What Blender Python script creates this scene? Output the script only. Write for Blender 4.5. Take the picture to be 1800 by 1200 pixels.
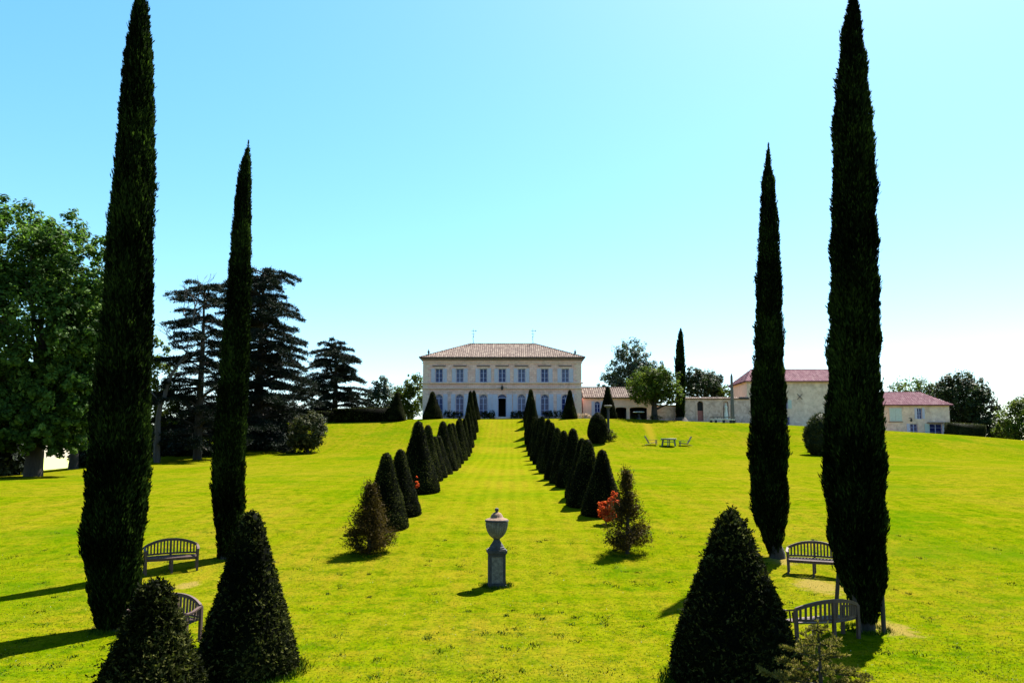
import bpy, bmesh, math, random
import numpy as np
from mathutils import Vector
for o in list(bpy.data.objects): bpy.data.objects.remove(o)
random.seed(7)
PI = math.pi
scn = bpy.context.scene
COL = scn.collection

# ------------------------------------------------------------------ camera, world, sun, exposure
F = 1300.0; PPY = 680.0; HOR = 800.0
PITCH = math.atan((HOR - PPY) / F)
CZ = 3.2
cam_d = bpy.data.cameras.new('camera'); cam = bpy.data.objects.new('camera', cam_d); COL.objects.link(cam)
cam_d.sensor_width = 36; cam_d.lens = F / 1800 * 36; cam_d.shift_y = (PPY - 600) / 1800
cam_d.clip_start = 0.1; cam_d.clip_end = 20000
cam.location = (0, 0, CZ); cam.rotation_euler = (PI / 2 + PITCH, 0, 0)
scn.camera = cam
SUN_EL = math.radians(57.5); SUN_AZ = math.radians(37)
sdir = Vector((math.sin(SUN_AZ) * math.cos(SUN_EL), math.cos(SUN_AZ) * math.cos(SUN_EL), math.sin(SUN_EL)))
world = bpy.data.worlds.new('World'); scn.world = world; world.use_nodes = True
wn = world.node_tree.nodes; wl = world.node_tree.links
bg = wn['Background']; sky = wn.new('ShaderNodeTexSky'); sky.sky_type = 'NISHITA'; sky.sun_disc = False
sky.sun_elevation = SUN_EL; sky.sun_rotation = SUN_AZ
sky.air_density = 1.0; sky.dust_density = 0.6; sky.ozone_density = 2.2; sky.altitude = 100
hs = wn.new('ShaderNodeHueSaturation'); hs.inputs['Hue'].default_value = .483; hs.inputs['Saturation'].default_value = 1.42
gm = wn.new('ShaderNodeGamma'); gm.inputs[1].default_value = .8; wl.new(sky.outputs[0], gm.inputs[0]); wl.new(gm.outputs[0], hs.inputs['Color']); wl.new(hs.outputs[0], bg.inputs[0]); bg.inputs[1].default_value = 0.076
sun_d = bpy.data.lights.new('sun', 'SUN'); sun = bpy.data.objects.new('sun', sun_d); COL.objects.link(sun)
sun_d.energy = 5.0; sun_d.angle = math.radians(0.5); sun_d.color = (1.0, 0.95, 0.86)
sun.rotation_euler = sdir.to_track_quat('Z', 'Y').to_euler(); sun.location = (60, 70, 90)
scn.view_settings.view_transform = 'Standard'; scn.view_settings.look = 'None'
scn.view_settings.gamma = 1; scn.view_settings.exposure = 2.29; scn.view_settings.use_curve_mapping = False
scn.render.resolution_x = 1024; scn.render.resolution_y = 682
scn.render.engine = 'CYCLES'

# ------------------------------------------------------------------ terrain function
PY_ = np.array([-80, 0, 8, 14, 18, 22, 25, 28.4, 34.6, 42, 50, 58, 65, 70, 77, 81, 85, 90, 94, 98, 101, 106, 125, 150, 190, 260, 400, 700])
PZ_ = np.array([-3.6, -3.4, -3.3, -3.25, -3.2, -2.87, -2.55, -2.28, -1.73, -1.3, -1.0, -.67, -.40, -.1, .42, .95, 1.7, 2.85, 3.8, 4.72, 5.0, 5.27, 5.4, 4.5, 0, -12, -28, -32])
def sm(a, b, x):
    t = np.clip((x - a) / (b - a), 0, 1); return t * t * (3 - 2 * t)
_yy = np.arange(-80, 700.1, .5); _zz = np.interp(_yy, PY_, PZ_)
_k = np.hanning(13); _k /= _k.sum()
_zz = np.convolve(np.pad(_zz, 6, mode='edge'), _k, mode='valid')
def ground(X, Y):
    X = np.asarray(X, float); Y = np.asarray(Y, float)
    z = np.interp(Y, _yy, _zz)
    left = np.interp(-X, [10, 22, 35, 45, 60, 90, 200], [0, -.3, -.6, -1.2, -3, -9, -24])
    z = z + left * sm(20, 60, Y)
    z = z - .3 * np.clip(Y - 66, 0, 70) * sm(40, 56, -X)
    right = np.interp(X, [15, 32, 44, 57, 71, 80, 110, 200], [0, -.65, -1.2, -1.95, -3.05, -4.2, -9, -24])
    z = z + right * sm(45, 98, Y)
    z = z + .05 * np.sin(X * .33 + Y * .21) * np.sin(Y * .17 - X * .1) * sm(10, 40, np.abs(X) + Y * .3)
    far = sm(250, 900, np.hypot(X, Y))
    return z * (1 - far) + far * -32 + CZ
def ray(px, py):
    u = (px - 900) / F; v = (PPY - py) / F
    return Vector((u, math.cos(PITCH) - v * math.sin(PITCH), math.sin(PITCH) + v * math.cos(PITCH)))
def at(px, py, Y):
    d = ray(px, py); t = Y / d.y
    return Vector((d.x * t, Y, CZ + d.z * t))
def gp(px, Y):
    """point on the ground in column px at forward distance Y"""
    x = (px - 900) / F * Y
    for _ in range(3):
        z = float(ground(x, Y)); yc = Y * math.cos(PITCH) + (z - CZ) * math.sin(PITCH); x = (px - 900) / F * yc
    return Vector((x, Y, float(ground(x, Y))))
def hit(px, py):
    d = ray(px, py); y = 4.0
    while y < 400:
        t = y / d.y
        if CZ + d.z * t < float(ground(d.x * t, y)): break
        y += .05
    return Vector((d.x * y / d.y, y, float(ground(d.x * y / d.y, y))))

# ------------------------------------------------------------------ mesh helpers
class Buf:
    def __init__(s): s.v = []; s.f = []
    def add(s, vs, fs):
        n = len(s.v); s.v += [tuple(p) for p in vs]; s.f += [tuple(i + n for i in f) for f in fs]
    def box(s, x0, x1, y0, y1, z0, z1):
        s.add([(x0, y0, z0), (x1, y0, z0), (x1, y1, z0), (x0, y1, z0), (x0, y0, z1), (x1, y0, z1), (x1, y1, z1), (x0, y1, z1)],
              [(0, 3, 2, 1), (4, 5, 6, 7), (0, 1, 5, 4), (1, 2, 6, 5), (2, 3, 7, 6), (3, 0, 4, 7)]); return s
    def bar(s, a, b, w, h=None, up=(0, 0, 1)):
        h = w if h is None else h
        a = Vector(a); b = Vector(b); d = (b - a).normalized(); u = Vector(up)
        if abs(d.dot(u)) > .95: u = Vector((0, 1, 0))
        sd = d.cross(u).normalized() * w / 2; uu = sd.cross(d).normalized() * h / 2
        s.add([a - sd - uu, a + sd - uu, a + sd + uu, a - sd + uu, b - sd - uu, b + sd - uu, b + sd + uu, b - sd + uu],
              [(0, 3, 2, 1), (4, 5, 6, 7), (0, 1, 5, 4), (1, 2, 6, 5), (2, 3, 7, 6), (3, 0, 4, 7)]); return s
    def strip(s, pts, w, h):
        """rectangular section swept along pts: w horizontal, h vertical"""
        n = len(pts); vs = []; P = [Vector(p) for p in pts]
        for i, p in enumerate(P):
            d = P[min(i + 1, n - 1)] - P[max(i - 1, 0)]; d.z *= .3
            sd = d.cross(Vector((0, 0, 1))).normalized() * w / 2; uu = Vector((0, 0, h / 2))
            vs += [p - sd - uu, p + sd - uu, p + sd + uu, p - sd + uu]
        fs = []
        for i in range(n - 1):
            for k in range(4): a = i * 4 + k; b = i * 4 + (k + 1) % 4; fs.append((a, b, b + 4, a + 4))
        fs += [(3, 2, 1, 0), (4 * n - 4, 4 * n - 3, 4 * n - 2, 4 * n - 1)]
        s.add(vs, fs); return s
    def tube(s, pts, rad, n=7):
        P = [Vector(p) for p in pts]; m = len(P); vs = []; ref = Vector((.31, .87, .37))
        for i, p in enumerate(P):
            d = (P[min(i + 1, m - 1)] - P[max(i - 1, 0)]).normalized()
            a = d.cross(ref).normalized(); b = d.cross(a)
            for k in range(n):
                t = 2 * PI * k / n; vs.append(p + (a * math.cos(t) + b * math.sin(t)) * rad[i])
        fs = [(i * n + k, i * n + (k + 1) % n, (i + 1) * n + (k + 1) % n, (i + 1) * n + k) for i in range(m - 1) for k in range(n)]
        fs += [tuple(range(n - 1, -1, -1)), tuple(range((m - 1) * n, m * n))]
        s.add(vs, fs); return s
    def lathe(s, prof, n=24, flute=0, amp=0, c=(0, 0), rng=None):
        vs = []
        for j, (r, z) in enumerate(prof):
            for k in range(n):
                t = 2 * PI * k / n; rr = r
                if flute and rng[0] <= j <= rng[1]: rr = r * (1 + amp * (abs(math.cos(flute * t / 2)) - .6))
                vs.append((c[0] + rr * math.cos(t), c[1] + rr * math.sin(t), z))
        m = len(prof)
        fs = [(j * n + k, j * n + (k + 1) % n, (j + 1) * n + (k + 1) % n, (j + 1) * n + k) for j in range(m - 1) for k in range(n)]
        fs += [tuple(range(n - 1, -1, -1)), tuple(range((m - 1) * n, m * n))]
        s.add(vs, fs); return s
    def mesh(s, name, smooth=False):
        m = bpy.data.meshes.new(name); m.from_pydata(s.v, [], s.f); m.update()
        if smooth:
            m.polygons.foreach_set('use_smooth', [True] * len(m.polygons))
            try: m.set_sharp_from_angle(angle=math.radians(40))
            except Exception: pass
        return m
    def obj(s, name, mat, parent=None, smooth=False, loc=(0, 0, 0)): return ob(name, s.mesh(name, smooth), mat, parent, loc)
def ob(name, mesh, mat=None, parent=None, loc=(0, 0, 0)):
    o = bpy.data.objects.new(name, mesh); COL.objects.link(o)
    if mat is not None and len(mesh.materials) == 0: mesh.materials.append(mat)
    o.parent = parent; o.location = loc; return o
def tag(o, label, cat, group=None, kind=None):
    o['label'] = label; o['category'] = cat
    if group: o['group'] = group
    if kind: o['kind'] = kind
    return o
def thing(name, label, cat, loc, rz=0, group=None):
    o = bpy.data.objects.new(name, None); COL.objects.link(o); o.empty_display_size = .3
    o.location = loc; o.rotation_euler = (0, 0, rz); return tag(o, label, cat, group)
def dup(o, loc, rz=0, label=None, scale=None, parent=None):
    c = o.copy(); COL.objects.link(c); c.parent = parent
    if parent is None:
        c.location = loc; c.rotation_euler = (0, 0, rz)
        if scale: c.scale = scale
        if label: c['label'] = label
    for ch in o.children: dup(ch, None, parent=c)
    return c
def npmesh(name, V, Q, tint=None, smooth=False):
    """numpy mesh: V (n,3), Q (m,4) quads or (m,3) triangles; tint per face"""
    k = Q.shape[1]; m = bpy.data.meshes.new(name)
    m.vertices.add(len(V)); m.vertices.foreach_set('co', np.ascontiguousarray(V, np.float32).ravel())
    m.loops.add(Q.size); m.loops.foreach_set('vertex_index', np.ascontiguousarray(Q, np.int32).ravel())
    m.polygons.add(len(Q)); m.polygons.foreach_set('loop_start', np.arange(0, Q.size, k, dtype=np.int32))
    if smooth: m.polygons.foreach_set('use_smooth', np.ones(len(Q), bool))
    m.update(calc_edges=True)
    if tint is not None:
        a = m.attributes.new('tint', 'FLOAT', 'FACE'); a.data.foreach_set('value', np.ascontiguousarray(tint, np.float32))
    return m
class Leaves:
    """collects quads as numpy blocks"""
    def __init__(s): s.V = []; s.Q = []; s.T = []; s.n = 0
    def raw(s, V, Q, T): s.V.append(V); s.Q.append(Q + s.n); s.T.append(T); s.n += len(V)
    def diamonds(s, C, D, S, L, W, T):
        n = len(C); L = np.broadcast_to(L, n)[:, None] / 2; W = np.broadcast_to(W, n)[:, None] / 2
        V = np.stack([C - D * L, C + S * W + D * L * .15, C + D * L, C - S * W + D * L * .15], 1).reshape(-1, 3)
        s.raw(V, np.arange(4 * n).reshape(n, 4), np.broadcast_to(T, n))
    def tris(s): return sum(len(q) for q in s.Q) * 2
    def mesh(s, name): return npmesh(name, np.concatenate(s.V), np.concatenate(s.Q), np.concatenate(s.T))
def unit(a): return a / np.maximum(np.linalg.norm(a, axis=1, keepdims=True), 1e-6)
def rvec(r, n): return unit(r.normal(size=(n, 3)))
def perp(D, r):
    S = np.cross(D, rvec(r, len(D))); return unit(S)
def lump(P, f, seed):
    r = np.random.default_rng(seed); z = 0
    for i in range(5):
        k = r.normal(size=3) * f * (1 + .5 * i); z = z + np.sin(P @ k + r.uniform(0, 6.28)) / (1 + .4 * i)
    return z / 2.2

# ------------------------------------------------------------------ materials
def newmat(name):
    m = bpy.data.materials.new(name); m.use_nodes = True; nt = m.node_tree
    return m, nt, nt.nodes['Principled BSDF']
def N(nt, t, **kw):
    n = nt.nodes.new(t)
    for k, v in kw.items():
        if k in n.inputs: n.inputs[k].default_value = v
        else: setattr(n, k, v)
    return n
def ramp(nt, fac, stops):
    r = nt.nodes.new('ShaderNodeValToRGB'); e = r.color_ramp.elements
    while len(e) < len(stops): e.new(.5)
    for i, (p, c) in enumerate(stops): e[i].position = p; e[i].color = (*c, 1)
    nt.links.new(fac, r.inputs[0]); return r.outputs[0]
def mixc(nt, fac, a, b, mode='MIX'):
    m = nt.nodes.new('ShaderNodeMix'); m.data_type = 'RGBA'; m.blend_type = mode
    for sk, v in ((0, fac), (6, a), (7, b)):
        if hasattr(v, 'is_linked'): nt.links.new(v, m.inputs[sk])
        else: m.inputs[sk].default_value = v if sk == 0 else (*v, 1)
    return m.outputs[2]
def math_(nt, op, a, b=0.0, c=None):
    m = nt.nodes.new('ShaderNodeMath'); m.operation = op
    for i, v in enumerate((a, b) if c is None else (a, b, c)):
        if hasattr(v, 'is_linked'): nt.links.new(v, m.inputs[i])
        else: m.inputs[i].default_value = v
    return m.outputs[0]
def noise(nt, scale, detail=3, vec=None, rough=.55):
    n = N(nt, 'ShaderNodeTexNoise', Scale=scale, Detail=detail, Roughness=rough)
    if vec is not None: nt.links.new(vec, n.inputs['Vector'])
    return n.outputs[0]
def objco(nt): return nt.nodes.new('ShaderNodeTexCoord').outputs['Object']
def bump(nt, bs, h, strength=.4, dist=.02):
    b = N(nt, 'ShaderNodeBump', Strength=strength, Distance=dist); nt.links.new(h, b.inputs['Height']); nt.links.new(b.outputs[0], bs.inputs['Normal'])
def foliage(name, c0, c1, c2, trans=.25, rough=.6, spec=.3, stops=(0, .45, 1)):
    m, nt, bs = newmat(name)
    a = nt.nodes.new('ShaderNodeAttribute'); a.attribute_name = 'tint'
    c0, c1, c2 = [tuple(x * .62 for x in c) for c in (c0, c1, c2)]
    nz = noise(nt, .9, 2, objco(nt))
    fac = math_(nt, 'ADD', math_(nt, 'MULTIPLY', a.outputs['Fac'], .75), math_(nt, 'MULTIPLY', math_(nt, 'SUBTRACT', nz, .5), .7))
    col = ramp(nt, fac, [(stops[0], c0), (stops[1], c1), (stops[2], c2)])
    nt.links.new(col, bs.inputs['Base Color']); bs.inputs['Roughness'].default_value = rough
    bs.inputs['Specular IOR Level'].default_value = spec
    if trans:
        t = nt.nodes.new('ShaderNodeBsdfTranslucent'); nt.links.new(mixc(nt, 1.0, col, (1.1, 1.3, .6), 'MULTIPLY'), t.inputs[0])
        mx = nt.nodes.new('ShaderNodeMixShader'); mx.inputs[0].default_value = trans
        nt.links.new(bs.outputs[0], mx.inputs[1]); nt.links.new(t.outputs[0], mx.inputs[2])
        nt.links.new(mx.outputs[0], nt.nodes['Material Output'].inputs[0])
    return m
def plain(name, c, rough=.6, var=.25, scale=6, metal=0, spec=.4, bmp=0, stretch=None):
    m, nt, bs = newmat(name); co = objco(nt)
    if stretch:
        mp = N(nt, 'ShaderNodeMapping'); mp.inputs['Scale'].default_value = stretch; nt.links.new(co, mp.inputs[0]); co = mp.outputs[0]
    nz = noise(nt, scale, 5, co, .65)
    lo = tuple(x * (1 - var) for x in c); hi = tuple(min(1, x * (1 + var)) for x in c)
    nt.links.new(ramp(nt, nz, [(.25, lo), (.75, hi)]), bs.inputs['Base Color'])
    bs.inputs['Roughness'].default_value = rough; bs.inputs['Metallic'].default_value = metal; bs.inputs['Specular IOR Level'].default_value = spec
    if bmp: bump(nt, bs, noise(nt, scale * 4, 4, co), bmp, .01)
    return m
def stone(name, c, c2, bw=.55, bh=.3, stain=(.22, .17, .13), mortar=.75, amount=.5):
    """dressed stone: block joints, tone per block, weather stains"""
    m, nt, bs = newmat(name); co = objco(nt)
    sp = N(nt, 'ShaderNodeSeparateXYZ'); nt.links.new(co, sp.inputs[0])
    cb = N(nt, 'ShaderNodeCombineXYZ'); nt.links.new(math_(nt, 'ADD', sp.outputs[0], sp.outputs[1]), cb.inputs[0]); nt.links.new(sp.outputs[2], cb.inputs[1])
    br = N(nt, 'ShaderNodeTexBrick', Scale=1.0); br.inputs['Brick Width'].default_value = bw; br.inputs['Row Height'].default_value = bh
    br.inputs['Mortar Size'].default_value = .012; br.inputs['Color1'].default_value = (*c, 1); br.inputs['Color2'].default_value = (*c2, 1)
    br.inputs['Mortar'].default_value = (*[x * mortar for x in c], 1); br.inputs['Bias'].default_value = 0
    nt.links.new(cb.outputs[0], br.inputs['Vector'])
    nz = noise(nt, .7, 6, co, .7); f = ramp(nt, nz, [(.5, (0, 0, 0)), (.72, (amount, amount, amount))])
    col = mixc(nt, f, br.outputs[0], stain)
    nz2 = noise(nt, 5, 4, co, .7)
    col = mixc(nt, .35, col, ramp(nt, nz2, [(.3, (.55, .5, .47)), (.7, (1, 1, 1))]), 'MULTIPLY')
    nt.links.new(col, bs.inputs['Base Color']); bs.inputs['Roughness'].default_value = .9; bs.inputs['Specular IOR Level'].default_value = .2
    bump(nt, bs, noise(nt, 12, 4, co), .3, .02); return m
def rubble(name, c, c2, sc=3.2):
    m, nt, bs = newmat(name); co = objco(nt)
    v = N(nt, 'ShaderNodeTexVoronoi', Scale=sc); nt.links.new(co, v.inputs['Vector'])
    g = N(nt, 'ShaderNodeSeparateColor'); nt.links.new(v.outputs['Color'], g.inputs[0])
    col = ramp(nt, g.outputs[0], [(0, c), (1, c2)])
    col = mixc(nt, ramp(nt, noise(nt, .6, 5, co, .7), [(.48, (0, 0, 0)), (.7, (.6, .6, .6))]), col, tuple(x * .5 for x in c))
    nt.links.new(col, bs.inputs['Base Color']); bs.inputs['Roughness'].default_value = .95; bs.inputs['Specular IOR Level'].default_value = .15
    bump(nt, bs, v.outputs['Distance'], .5, .05); return m
def tilemat(name, a, b, c):
    m, nt, bs = newmat(name); at_ = nt.nodes.new('ShaderNodeAttribute'); at_.attribute_name = 'tint'
    co = objco(nt); nz = noise(nt, 2.2, 5, co, .75)
    fac = math_(nt, 'ADD', math_(nt, 'MULTIPLY', at_.outputs['Fac'], .6), math_(nt, 'MULTIPLY', math_(nt, 'SUBTRACT', nz, .3), .9))
    nt.links.new(ramp(nt, fac, [(.05, a), (.5, b), (.95, c)]), bs.inputs['Base Color'])
    bs.inputs['Roughness'].default_value = .9; bs.inputs['Specular IOR Level'].default_value = .2; return m

M = {}
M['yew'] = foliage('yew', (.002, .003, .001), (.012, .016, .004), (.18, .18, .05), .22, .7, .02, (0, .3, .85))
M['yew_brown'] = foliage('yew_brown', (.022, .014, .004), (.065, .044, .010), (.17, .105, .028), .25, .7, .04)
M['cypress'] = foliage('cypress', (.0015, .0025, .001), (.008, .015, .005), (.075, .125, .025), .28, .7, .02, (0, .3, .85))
M['oak'] = foliage('oak', (.014, .034, .007), (.07, .14, .024), (.28, .40, .08), .42, .6, .05)
M['lime'] = foliage('lime', (.03, .05, .008), (.10, .14, .018), (.30, .30, .05), .45, .6, .05)
M['cedar'] = foliage('cedar', (.003, .006, .005), (.011, .019, .013), (.06, .08, .035), .1, .75, .08)
M['bluegreen'] = foliage('bluegreen', (.02, .04, .025), (.055, .085, .05), (.15, .19, .11), .3, .6, .15)
M['darktree'] = foliage('darktree', (.012, .022, .006), (.035, .055, .014), (.11, .14, .03), .3, .6, .12)
M['bush'] = foliage('bush', (.012, .018, .006), (.05, .06, .018), (.27, .20, .075), .25, .6, .06)
M['maple'] = foliage('maple', (.5, .05, .015), (.8, .12, .035), (.9, .26, .09), .5, .7, .03)
M['spruce'] = foliage('spruce', (.05, .048, .010), (.16, .14, .032), (.36, .25, .07), .25, .7, .04)
M['pink'] = foliage('pink', (.35, .2, .15), (.55, .36, .28), (.7, .55, .45), .3)
M['bark'] = plain('bark', (.028, .022, .018), .95, .5, 5, bmp=.5, stretch=(3, 3, .5))
M['deadwood'] = plain('deadwood', (.06, .05, .05), .9, .3, 6)
M['teak'] = plain('teak', (.062, .038, .034), .6, .35, 4, spec=.2, bmp=.2)
M['stake'] = plain('stake', (.03, .02, .016), .85, .3, 6)
M['limestone'] = plain('limestone', (.095, .088, .082), .9, .7, 11, bmp=.5)
M['limestone_dark'] = plain('limestone_dark', (.028, .027, .030), .9, .6, 10, bmp=.5)
M['lichen'] = plain('lichen', (.12, .072, .045), .95, .6, 16, bmp=.6)
M['trim'] = plain('trim', (.64, .44, .37), .9, .25, 3)
M['trim_dark'] = plain('trim_dark', (.20, .145, .15), .9, .35, 3)
M['shutter'] = plain('shutter', (.46, .43, .55), .6, .12, 3)
M['shutter_pale'] = plain('shutter_pale', (.42, .47, .46), .6, .12, 3)
M['frame'] = plain('frame', (.34, .34, .56), .5, .1, 4)
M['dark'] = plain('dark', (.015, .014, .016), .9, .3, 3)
M['iron'] = plain('iron', (.03, .03, .035), .5, .3, 8, metal=.6)
M['white'] = plain('white', (.62, .6, .56), .7, .15, 5)
M['facade'] = stone('facade', (.71, .41, .37), (.82, .53, .485), .6, .32, mortar=.62, amount=.6)
M['render'] = plain('render', (.78, .46, .38), .9, .15, 1.2)
M['rubble'] = rubble('rubble', (.44, .295, .25), (.64, .46, .40))
M['rubble_pale'] = rubble('rubble_pale', (.59, .40, .325), (.73, .53, .43), 2.2)
M['reddoor'] = plain('reddoor', (.26, .09, .08), .7, .3, 4)
M['tiles'] = tilemat('tiles', (.036, .020, .016), (.100, .069, .056), (.185, .150, .118))
M['tiles_red'] = tilemat('tiles_red', (.065, .017, .030), (.115, .042, .060), (.165, .095, .105))
m, nt, bs = newmat('glass'); M['glass'] = m
bs.inputs['Base Color'].default_value = (.012, .018, .10, 1); bs.inputs['Roughness'].default_value = .1; bs.inputs['Specular IOR Level'].default_value = .25

m, nt, bs = newmat('glass_pale'); M['glass_pale'] = m
bs.inputs['Base Color'].default_value = (.05, .055, .14, 1); bs.inputs['Roughness'].default_value = .15; bs.inputs['Specular IOR Level'].default_value = .3

# ground material
m, nt, bs = newmat('lawn'); M['lawn'] = m
co = nt.nodes.new('ShaderNodeNewGeometry').outputs['Position']
def mp(scale):
    q = N(nt, 'ShaderNodeMapping'); q.inputs['Scale'].default_value = scale; nt.links.new(co, q.inputs[0]); return q.outputs[0]
big = noise(nt, .16, 4, mp((1, .8, 1)), .6); mid = noise(nt, 1.1, 5, co, .7); fine = noise(nt, 16, 4, co, .75)
streak = noise(nt, 1.0, 3, mp((.12, 1.5, 1)), .6); mow = noise(nt, 1.0, 2, mp((1.6, .02, .1)), .5)
fac = math_(nt, 'ADD', math_(nt, 'MULTIPLY', big, .70), math_(nt, 'MULTIPLY', math_(nt, 'SUBTRACT', mid, .27), .42))
fac = math_(nt, 'ADD', fac, math_(nt, 'MULTIPLY', streak, .34))
fac = math_(nt, 'ADD', fac, math_(nt, 'MULTIPLY', mow, .24))
fac = math_(nt, 'ADD', fac, math_(nt, 'MULTIPLY', math_(nt, 'SUBTRACT', fine, .5), .55))
col = ramp(nt, fac, [(.40, (.050, .108, .001)), (.55, (.100, .150, .0015)), (.69, (.158, .160, .003)), (.88, (.235, .17, .022))])
wv = N(nt, 'ShaderNodeTexWave', Scale=.48, Distortion=1.2, Detail=2.0); wv.bands_direction = 'X'; wv.inputs['Detail Scale'].default_value = .4; nt.links.new(co, wv.inputs['Vector'])
col = mixc(nt, ramp(nt, wv.outputs['Fac'], [(.3, (0, 0, 0)), (.7, (.26, .26, .26))]), col, (.19, .20, .008))      # mowing stripes, the sheen of leaning blades put into the colour
spx = N(nt, 'ShaderNodeSeparateXYZ'); nt.links.new(co, spx.inputs[0]); sp_x, sp_y = spx.outputs[0], spx.outputs[1]
sp1 = noise(nt, 13, 6, co, .85); sp2 = noise(nt, 2.2, 8, co, .8); sp3 = noise(nt, 1.0, 6, mp((.5, 1.6, 1)), .8)
col = mixc(nt, 1.0, col, ramp(nt, sp1, [(.34, (.20, .34, .4)), (.52, (1, 1, 1)), (.72, (1.0, 1.0, 1.0))]), 'MULTIPLY')
col = mixc(nt, ramp(nt, sp1, [(.58, (0, 0, 0)), (.75, (.5, .5, .5))]), col, (.27, .26, .05))
col = mixc(nt, 1.0, col, ramp(nt, sp2, [(.32, (.36, .56, .5)), (.52, (1, 1, 1))]), 'MULTIPLY')
col = mixc(nt, ramp(nt, sp3, [(.53, (0, 0, 0)), (.70, (.7, .7, .7))]), col, (.245, .165, .022))
big2 = noise(nt, .11, 5, mp((1, 1.3, 1)), .65)
col = mixc(nt, ramp(nt, big2, [(.54, (0, 0, 0)), (.68, (.62, .62, .62))]), col, (.048, .115, .002))      # lusher patches
ax0 = math_(nt, 'ABSOLUTE', math_(nt, 'ADD', sp_x, math_(nt, 'MULTIPLY', sp_y, .0115)))
alley = math_(nt, 'MULTIPLY', ramp(nt, math_(nt, 'DIVIDE', ax0, 4.0), [(.55, (1, 1, 1)), (.8, (0, 0, 0))]), ramp(nt, math_(nt, 'DIVIDE', sp_y, 60.0), [(.3, (0, 0, 0)), (.6, (1, 1, 1))]))
wv2 = N(nt, 'ShaderNodeTexWave', Scale=.5, Distortion=2.2, Detail=3.0); wv2.bands_direction = 'X'; nt.links.new(co, wv2.inputs['Vector'])
col = mixc(nt, math_(nt, 'MULTIPLY', alley, math_(nt, 'ADD', .14, math_(nt, 'MULTIPLY', wv2.outputs['Fac'], .15))), col, (.25, .215, .015))      # drier mown strip on the axis
# bare spots under the trees and at the foot of the supports
sp = N(nt, 'ShaderNodeSeparateXYZ'); nt.links.new(co, sp.inputs[0])
wear = None
WEAR_AT = len(nt.nodes)
WEAR = []
for (px, py, r) in ((1440, 1030, .75), (1566, 1104, .55), (215, 1094, .6), (330, 1028, .35), (1372, 985, .5)):
    p = hit(px, py); WEAR.append(p)
    dx = math_(nt, 'SUBTRACT', sp.outputs[0], p.x); dy = math_(nt, 'MULTIPLY', math_(nt, 'SUBTRACT', sp.outputs[1], p.y), .6)
    d = math_(nt, 'SQRT', math_(nt, 'ADD', math_(nt, 'MULTIPLY', dx, dx), math_(nt, 'MULTIPLY', dy, dy)))
    w = math_(nt, 'SUBTRACT', 1.0, math_(nt, 'DIVIDE', d, r))
    wear = w if wear is None else math_(nt, 'MAXIMUM', wear, w)
wn_ = noise(nt, 5, 4, co, .7)
wear = math_(nt, 'ADD', wear, math_(nt, 'MULTIPLY', math_(nt, 'SUBTRACT', wn_, .55), 1.7))
col = mixc(nt, ramp(nt, wear, [(.10, (0, 0, 0)), (.5, (.85, .85, .85))]), col, (.26, .17, .11))
pa, pb = hit(1137, 744), hit(1151, 780); dv = (pb - pa); dv.z = 0; dl = dv.length; dv /= dl      # trodden line down the bank
ax_ = math_(nt, 'SUBTRACT', sp.outputs[0], pa.x); ay_ = math_(nt, 'SUBTRACT', sp.outputs[1], pa.y)
dd = math_(nt, 'ABSOLUTE', math_(nt, 'SUBTRACT', math_(nt, 'MULTIPLY', ax_, dv.y), math_(nt, 'MULTIPLY', ay_, dv.x)))
al = math_(nt, 'ADD', math_(nt, 'MULTIPLY', ax_, dv.x), math_(nt, 'MULTIPLY', ay_, dv.y))
inside = math_(nt, 'MULTIPLY', math_(nt, 'GREATER_THAN', al, 0.0), math_(nt, 'LESS_THAN', al, dl))
pm = math_(nt, 'MULTIPLY', math_(nt, 'SUBTRACT', math_(nt, 'ADD', .75, math_(nt, 'MULTIPLY', wn_, .5)), math_(nt, 'DIVIDE', dd, .75)), inside)
col = mixc(nt, ramp(nt, pm, [(.0, (0, 0, 0)), (.8, (.7, .7, .7))]), col, (.25, .16, .03))
# distant fields, white haze put into their pale colour
dist = N(nt, 'ShaderNodeVectorMath', operation='LENGTH'); nt.links.new(co, dist.inputs[0])
col = mixc(nt, ramp(nt, math_(nt, 'DIVIDE', dist.outputs['Value'], 1000), [(.16, (0, 0, 0)), (.3, (1, 1, 1))]), col, (.62, .6, .52))
col = mixc(nt, 1.0, col, (.49, .555, .22), 'MULTIPLY'); nt.links.new(col, bs.inputs['Base Color']); bs.inputs['Roughness'].default_value = 1; bs.inputs['Specular IOR Level'].default_value = 0
bump(nt, bs, fine, .6, .05)
m, nt, bs = newmat('blades'); M['blades'] = m
a = nt.nodes.new('ShaderNodeAttribute'); a.attribute_name = 'tint'
nt.links.new(ramp(nt, a.outputs['Fac'], [(0, (.010, .032, .003)), (.5, (.046, .076, .001)), (.93, (.10, .092, .01)), (1, (.2, .2, .14))]), bs.inputs['Base Color'])
bs.inputs['Roughness'].default_value = .8; bs.inputs['Specular IOR Level'].default_value = .03

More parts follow.
